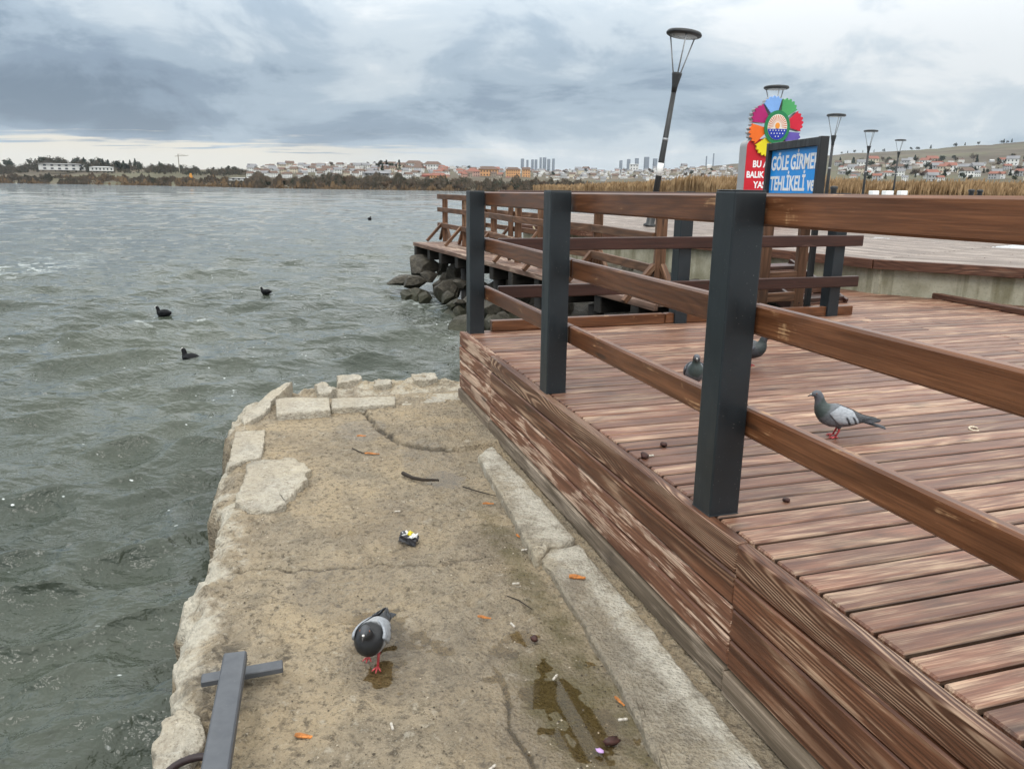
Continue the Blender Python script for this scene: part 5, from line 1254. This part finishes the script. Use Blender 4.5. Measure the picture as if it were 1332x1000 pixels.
ZONES = [(60, 'at far left'), (112, 'by the long white building'), (215, 'left of the crane'), (300, 'around the crane'), (350, 'over the low white hall'), (410, 'left among the villas'), (470, 'amid the villas'), (530, 'near the dark tree clump'), (575, 'left of the orange blocks'), (620, 'beside the orange blocks'),
         (675, 'behind the orange blocks'), (735, 'below the left towers'), (790, 'between the tower clusters'), (850, 'below the right towers'), (905, 'right of the leaning lamp'), (1000, 'left of the red board'), (1085, 'behind the boards'), (1130, 'right of the blue board'), (1170, 'left of the farthest lamp'), (1230, 'right of the farthest lamp'), (1285, 'near the right border'), (9999, 'at the right border')]
def zone(x): return next(w for m_, w in ZONES if x < m_)
tr = random.Random(12)
def tree(x, yb, hpx, kinds, label, group, r=None, wide=1.0):
    r = r or ground_at(x, yb); p = place(x, r); H = hpx*r/1032; k = tr.choice(kinds); cm, tm = TM[k]
    root = empty('tree', p, label.split(' @')[0]+' '+zone(x), 'tree', group, tr.uniform(0, 6.28)); w = H*wide*tr.uniform(.85, 1.25); root.scale = (w, w, H)
    for nm, me in (('crown', cm), ('trunk', tm)):
        o = bpy.data.objects.new(nm, me); COL.objects.link(o); o.parent = root
def trees(n, xr, yr, hr, kinds, label, group, wide=1.0, rf=None):
    for _ in range(n):
        x = tr.uniform(*xr); y = tr.uniform(*yr); y += horizon(x)-horizon(sum(xr)/2)
        tree(x, y, tr.uniform(*hr), kinds, label, group, rf(x) if rf else None, wide)
sh = lambda a, b: (lambda x: float(np.interp(AZ(x), azs, SHORE))+tr.uniform(a, b))
trees(14, (0, 112), (216, 221), (8, 12), (0, 1), 'dark evergreen on the wooded hill', 'trees on the far left hill')
trees(16, (105, 215), (220, 226), (8, 13), (0, 1, 2), 'dark tree right of the long white building', 'trees right of the long white building')
trees(10, (215, 330), (222, 227), (5, 8), (0, 1, 2), 'small dark tree on the far shore', 'trees near the crane')
trees(30, (320, 480), (238, 241), (7, 11), (0, 1, 3, 4), 'bushy tree on the far shore below the villas', 'trees below the villas', 1.1, sh(6, 90))
trees(30, (470, 690), (240, 243), (7, 11), (3, 4, 5, 3, 1), 'bare brown tree on the far shore', 'trees below the orange houses', 1.1, sh(6, 80))
trees(20, (690, 800), (240, 243), (8, 13), (3, 4, 5), 'bare brown tree behind the thin reeds', 'bare trees left of the leaning lamp', 1.1, sh(20, 90))
trees(10, (492, 522), (219, 225), (8, 11), (0, 2), 'dark evergreen in the clump of trees', 'dark clump among the villas')
trees(20, (330, 560), (214, 224), (3.5, 6), (0, 1, 3), 'small tree on the villa hillside', 'trees between the villas')
trees(30, (560, 960), (217, 232), (4, 7), (0, 1, 3), 'small tree in the far town', 'trees in the far town')
trees(92, (1085, 1332), (214, 238), (5, 9), (0, 1, 2, 3), 'dark tree among houses under the bare hill', 'trees among the houses on the right')
for i in range(24):
    x = tr.uniform(1075, 1332); r = float(np.interp(AZ(x), azs, RR))*1.0; tree(x, 0, tr.uniform(2.5, 4.5), (0, 2, 1), 'tiny dark tree on the crest of the right hill', 'trees along the crest of the right hill', r)

# houses: a few kinds, each with walls, roof and windows; the far ones are copies
def housemesh(l, w, h, rh, hip):
    wm_ = boxmesh(l, w, h, 0, key='w%d' % int(l*10)); bm = bmesh.new(); o_ = .08*w
    a = [bm.verts.new(v_) for v_ in ((-l/2-o_, -w/2-o_, h/2), (l/2+o_, -w/2-o_, h/2), (l/2+o_, w/2+o_, h/2), (-l/2-o_, w/2+o_, h/2))]
    i_ = w/2 if hip else 0
    r1 = bm.verts.new((-l/2-o_+i_, 0, h/2+rh)); r2 = bm.verts.new((l/2+o_-i_, 0, h/2+rh))
    for q in ((a[0], a[1], r2, r1), (a[2], a[3], r1, r2), (a[1], a[2], r2), (a[3], a[0], r1), (a[3], a[2], a[1], a[0])): bm.faces.new(q)
    return wm_, bm_to(bm, 'roof')
wcols = {'white': (.62, .62, .60), 'cream': (.52, .46, .36), 'grey': (.34, .34, .34), 'pink': (.42, .27, .22), 'orange': (.55, .30, .14), 'red': (.36, .09, .07), 'stone': (.30, .25, .20)}
wmats = {k: flat(k+' house wall', c, .85, .08, .4) for k, c in wcols.items()}
rmats = {'brown': flat('brown roof', (.13, .085, .065), .85, .2, .5), 'red': flat('red tile roof', (.24, .10, .072), .85, .2, .5), 'grey': flat('grey roof', (.20, .20, .21), .8, .2, .5), 'white': flat('pale roof', (.55, .55, .55), .8, .1, .5)}
glass = flat('dark window glass', (.03, .035, .045), .15, .2, .5, .6)
HP = {}
hr_ = random.Random(23)
def house_parts(wall, roof, storeys, long_):
    k = (wall, roof, storeys, long_)
    if k not in HP:
        l, w, h = (1.0 if not long_ else 1.8), .8, .33*storeys; wmsh, rmsh = housemesh(l, w, h, .30 if roof != 'white' else .05, long_)
        wmsh = wmsh.copy(); wmsh.materials.clear(); wmsh.materials.append(wmats[wall]); rmsh.materials.append(rmats[roof])
        win = boxmesh(.11, .02, .15, 0, key='win'); win = win if len(win.materials) else (win.materials.append(glass) or win)
        slots = [(x, -w/2-.004, -h/2+.17+.33*s_) for s_ in range(storeys) for x in ([-.32, 0, .32] if not long_ else [-.72, -.43, -.14, .14, .43, .72])]
        HP[k] = (wmsh, rmsh, win, slots, h)
    return HP[k]
def house(x, yb, wpx, wall, roof, storeys, label, group, long_=False, windows=True, r=None, turn=None, cat='house'):
    r = r or ground_at(x, yb); p = place(x, r); S = wpx*r/1032/(1.8 if long_ else 1.0)
    wmsh, rmsh, win, slots, h = house_parts(wall, roof, storeys, long_)
    root = empty('house', p, label, cat, group, -AZ(x)+(turn if turn is not None else hr_.uniform(-.6, .6))); root.scale = (S, S, S)
    o = bpy.data.objects.new('wall', wmsh); COL.objects.link(o); o.parent = root; o.location = (0, 0, h/2-.06)
    q = bpy.data.objects.new('roof', rmsh); COL.objects.link(q); q.parent = root; q.location = (0, 0, h/2-.06)
    if windows:
        for s_ in slots:
            wi = bpy.data.objects.new('window', win); COL.objects.link(wi); wi.parent = root; wi.location = (s_[0], s_[1], s_[2]+h/2-.06)
    return root
def houses(n, xr, yr, wr, walls, roofs, label, group, storeys=(1, 2), windows=True, long_=.2, slope=.012):
    mid = sum(xr)/2
    ys = sorted(hr_.uniform(*yr) for _ in range(n))
    for y in ys:
        x = hr_.uniform(*xr); w = hr_.choice(walls); ro = hr_.choice(roofs)
        house(x, y+slope*(x-mid), hr_.uniform(*wr), w, ro, hr_.choice(storeys), label % (wall_word[w], ro, zone(x)), group, hr_.random() < long_, windows)
wall_word = {'white': 'white', 'cream': 'cream', 'grey': 'grey', 'pink': 'pinkish', 'orange': 'orange', 'red': 'red', 'stone': 'brownish'}
houses(92, (318, 545), (219, 233), (6, 9.5), ('white', 'white', 'white', 'cream'), ('brown', 'grey', 'brown'), 'small %s villa with %s roof on the far hillside %s', 'villas on the far hillside', (2, 2), True, .15, .008)
houses(36, (545, 660), (221, 233), (6, 9), ('white', 'pink', 'cream', 'stone'), ('red', 'brown', 'red'), '%s house with %s roof on the far hillside %s', 'houses left of the orange blocks')
houses(104, (690, 962), (220, 238), (4, 8), ('white', 'grey', 'white', 'cream', 'stone'), ('grey', 'brown', 'white', 'grey'), 'small %s house with %s roof in the far town %s', 'houses of the far town', (1, 2), False, .3)
houses(52, (1082, 1340), (219, 239), (6, 12), ('white', 'white', 'cream', 'grey'), ('red', 'brown', 'red', 'grey'), '%s house with %s roof under the bare hill %s', 'houses under the right hill', (2, 2), True, .25)
for x, y, w, wl, ro, st_, lab in ((80, 223.5, 44, 'white', 'white', 2, 'long white two storey building on the wooded hill at far left'), (131, 224, 24, 'white', 'white', 1, 'low flat white building right of the long white one'), (318, 235, 40, 'white', 'white', 1, 'long low white hall at the far shore below the villas'), (487, 229, 34, 'grey', 'grey', 1, 'long grey hall before the villas'),
        (553, 231, 14, 'red', 'red', 1, 'bright red house near the middle of the far shore'), (567, 232.5, 22, 'orange', 'red', 1, 'low orange house with red roof right of the bright red one'), (632, 229.5, 24, 'orange', 'brown', 2, 'orange apartment block, left of the tallest orange one'), (664, 231, 18, 'orange', 'brown', 3, 'tallest orange apartment block, left of the distant towers'), (612, 230, 18, 'pink', 'red', 2, 'pinkish block at the left end of the orange blocks'), (681, 231, 10, 'orange', 'brown', 3, 'narrow orange block right of the tallest one'),
        (879, 235.5, 30, 'white', 'white', 1, 'long white roofed hall right of the leaning lamp'), (925, 237, 52, 'white', 'white', 1, 'very long low white building before the reeds left of the red board'), (820, 222, 11, 'white', 'white', 3, 'tall white block standing out in the far town'), (536, 221.5, 22, 'white', 'brown', 2, 'pair-like long white villa block right of the dark tree clump'), (560, 222.5, 22, 'white', 'brown', 2, 'long white villa block left of the pinkish house'), (1097, 229, 20, 'grey', 'white', 1, 'grey shed beside the foot of the lamp by the blue board')):
    hb_ = house(x, y, w, wl, ro, st_, lab, None, w > 12, True, turn=.1, cat='building')
    if x in (80, 131, 318, 487): rr0 = float(np.interp(AZ(x), azs, SHORE))+(300 if x < 200 else 128); hb_.scale *= rr0/math.hypot(*hb_.location[:2]); hb_.location = (rr0*math.sin(AZ(x)), rr0*math.cos(AZ(x)), CAMZ+(horizon(x)-y)/1032*rr0)
    if w > 24: hb_.scale.z *= .55 if w < 40 else .42
# the many smaller houses among and behind those, too small and too many to tell apart
def town_mass():
    V, F, tone = [], [], []; hq = random.Random(77)
    for xr, yr, n, wr in (((690, 965), (219, 234), 330, (2.5, 5)), ((325, 560), (217, 226), 150, (3, 6)), ((560, 690), (218, 228), 90, (3, 6)), ((1085, 1335), (217, 232), 70, (3, 7))):
        mid = sum(xr)/2
        for _ in range(n):
            x = hq.uniform(*xr); y = hq.uniform(*yr)+.012*(x-mid); r = ground_at(x, y); p = place(x, r); S = hq.uniform(*wr)*r/1032; a = hq.uniform(0, 3.14); l, w, h = S*hq.uniform(.8, 1.3), S*.7, S*hq.uniform(.35, .75); rh = S*hq.choice((.05, .22, .26))
            c_, s_ = math.cos(a), math.sin(a); b = len(V)
            for qx, qy, qz in ((-l/2, -w/2, -1), (l/2, -w/2, -1), (l/2, w/2, -1), (-l/2, w/2, -1), (-l/2, -w/2, h), (l/2, -w/2, h), (l/2, w/2, h), (-l/2, w/2, h), (-l/2, -w/2, h), (l/2, -w/2, h), (l/2, w/2, h), (-l/2, w/2, h), (-l/2, 0, h+rh), (l/2, 0, h+rh)):
                V.append((p.x+qx*c_-qy*s_, p.y+qx*s_+qy*c_, p.z+qz))
            F += [(b, b+1, b+5, b+4), (b+1, b+2, b+6, b+5), (b+2, b+3, b+7, b+6), (b+3, b, b+4, b+7), (b+8, b+9, b+13, b+12), (b+10, b+11, b+12, b+13), (b+9, b+10, b+13), (b+11, b+8, b+12)]
            wt = hq.choice((.1, .2, .3, .3, .4)); rt_ = hq.choice((.6, .7, .7, .8, .9)); tone += [wt]*8+[rt_]*6
    m = MT('far town paint', .9, .2); t = m.attr('tone')
    c = m.mix(m.ramp(t, .12, .18), (.40, .37, .32), (.58, .57, .55)); c = m.mix(m.ramp(t, .32, .38), c, (.33, .33, .34)); c = m.mix(m.ramp(t, .5, .55), c, (.24, .12, .085)); c = m.mix(m.ramp(t, .65, .68), c, (.14, .10, .085)); c = m.mix(m.ramp(t, .75, .78), c, (.22, .22, .23)); c = m.mix(m.ramp(t, .85, .88), c, (.5, .5, .5)); m.color(c)
    me = pyd('far_houses', V, F); setattr_f(me, 'tone', tone); tag(meshobj('far_houses', me, m.m, None, None, 'stuff'), 'dense mass of tiny distant houses filling the far hillside', 'houses')
town_mass()
# tower cranes and blocks far off
tower_m = flat('tower facade', (.15, .17, .20), .7, .1, .05)
for i, (x, yt, w) in enumerate(((676, 208, 4), (682.5, 209.5, 3), (689, 209, 3.5), (693.5, 209, 3.5), (699.5, 206.5, 3), (704.5, 206.5, 4.5), (710, 208.5, 4), (716, 208, 3.5), (803, 210.5, 4), (813, 209, 4.5), (823.5, 208, 5), (836, 206.5, 6.5), (847, 208.5, 5.5), (858, 207, 3), (913, 206, 1.8), (922, 203, 1.8))):
    r = 6500.; az = AZ(x); z1 = (horizon(x)-yt)/1032*r+CAMZ
    o = meshobj('tower', boxmesh(w*.85*r/1032, w*.85*r/1032, z1+5, 2., 1, 'tw'), tower_m, None, TR((r*math.sin(az), r*math.cos(az), (z1-5)/2), -az+.3))
    o['label'] = ('faint distant tower block in the skyline cluster right of the orange blocks' if x < 730 else 'faint distant tower block on the skyline above the far town' if x < 900 else 'thin distant mast-like tower on the skyline left of the red board'); o['category'] = 'tower'; o['group'] = 'distant towers on the skyline'
# crane, orange plant
r = ground_at(232, 227); p = place(232, r); k = r/1032
cr_ = empty('tower_crane', p, 'thin tower crane on the far left shore', 'crane')
ym = flat('crane paint', (.30, .27, .22), .6)
board('mast', p, p+Vector((0, 0, 22*k)), .8*k, .8*k, ym, cr_, 0); board('jib', p+Vector((-4*k, 0, 19.5*k)), p+Vector((12*k, 0, 20.5*k)), .6*k, .6*k, ym, cr_, 0); board('tie', p+Vector((0, 0, 22*k)), p+Vector((9*k, 0, 20.5*k)), .3*k, .3*k, ym, cr_, 0)
r = ground_at(246, 235); p = place(246, r); k = r/1032; om = flat('orange plant paint', (.55, .24, .03), .6)
pl_ = empty('orange_silo', p, 'orange industrial structure at the far left shore below the crane', 'silo')
lathe('silo_body', [(0, 0), (2.0*k, 0), (2.0*k, 5*k), (1.2*k, 6.5*k), (1.2*k, 8*k), (0, 8*k)], om, pl_, 10, TR(p)); board('hopper', p+Vector((-3*k, 0, 1.5*k)), p+Vector((3.5*k, 0, 1.5*k)), 2*k, 2.5*k, om, pl_, 0)

# ------------------------------------------------------------------ air: far things fade to blue grey
hm = bpy.data.materials.new('haze air'); hm.use_nodes = True; hn = hm.node_tree; hn.nodes.clear()
ho = hn.nodes.new('ShaderNodeOutputMaterial'); hv = hn.nodes.new('ShaderNodeVolumePrincipled'); hv.inputs['Color'].default_value = (.72, .80, .90, 1); hv.inputs['Density'].default_value = 3.8e-5; hv.inputs['Anisotropy'].default_value = .1
hn.links.new(hv.outputs[0], ho.inputs['Volume'])
hz_o = meshobj('haze', boxmesh(24000, 24000, 404, 0, key='haze'), hm, None, TR((0, 0, 198)), 'stuff')
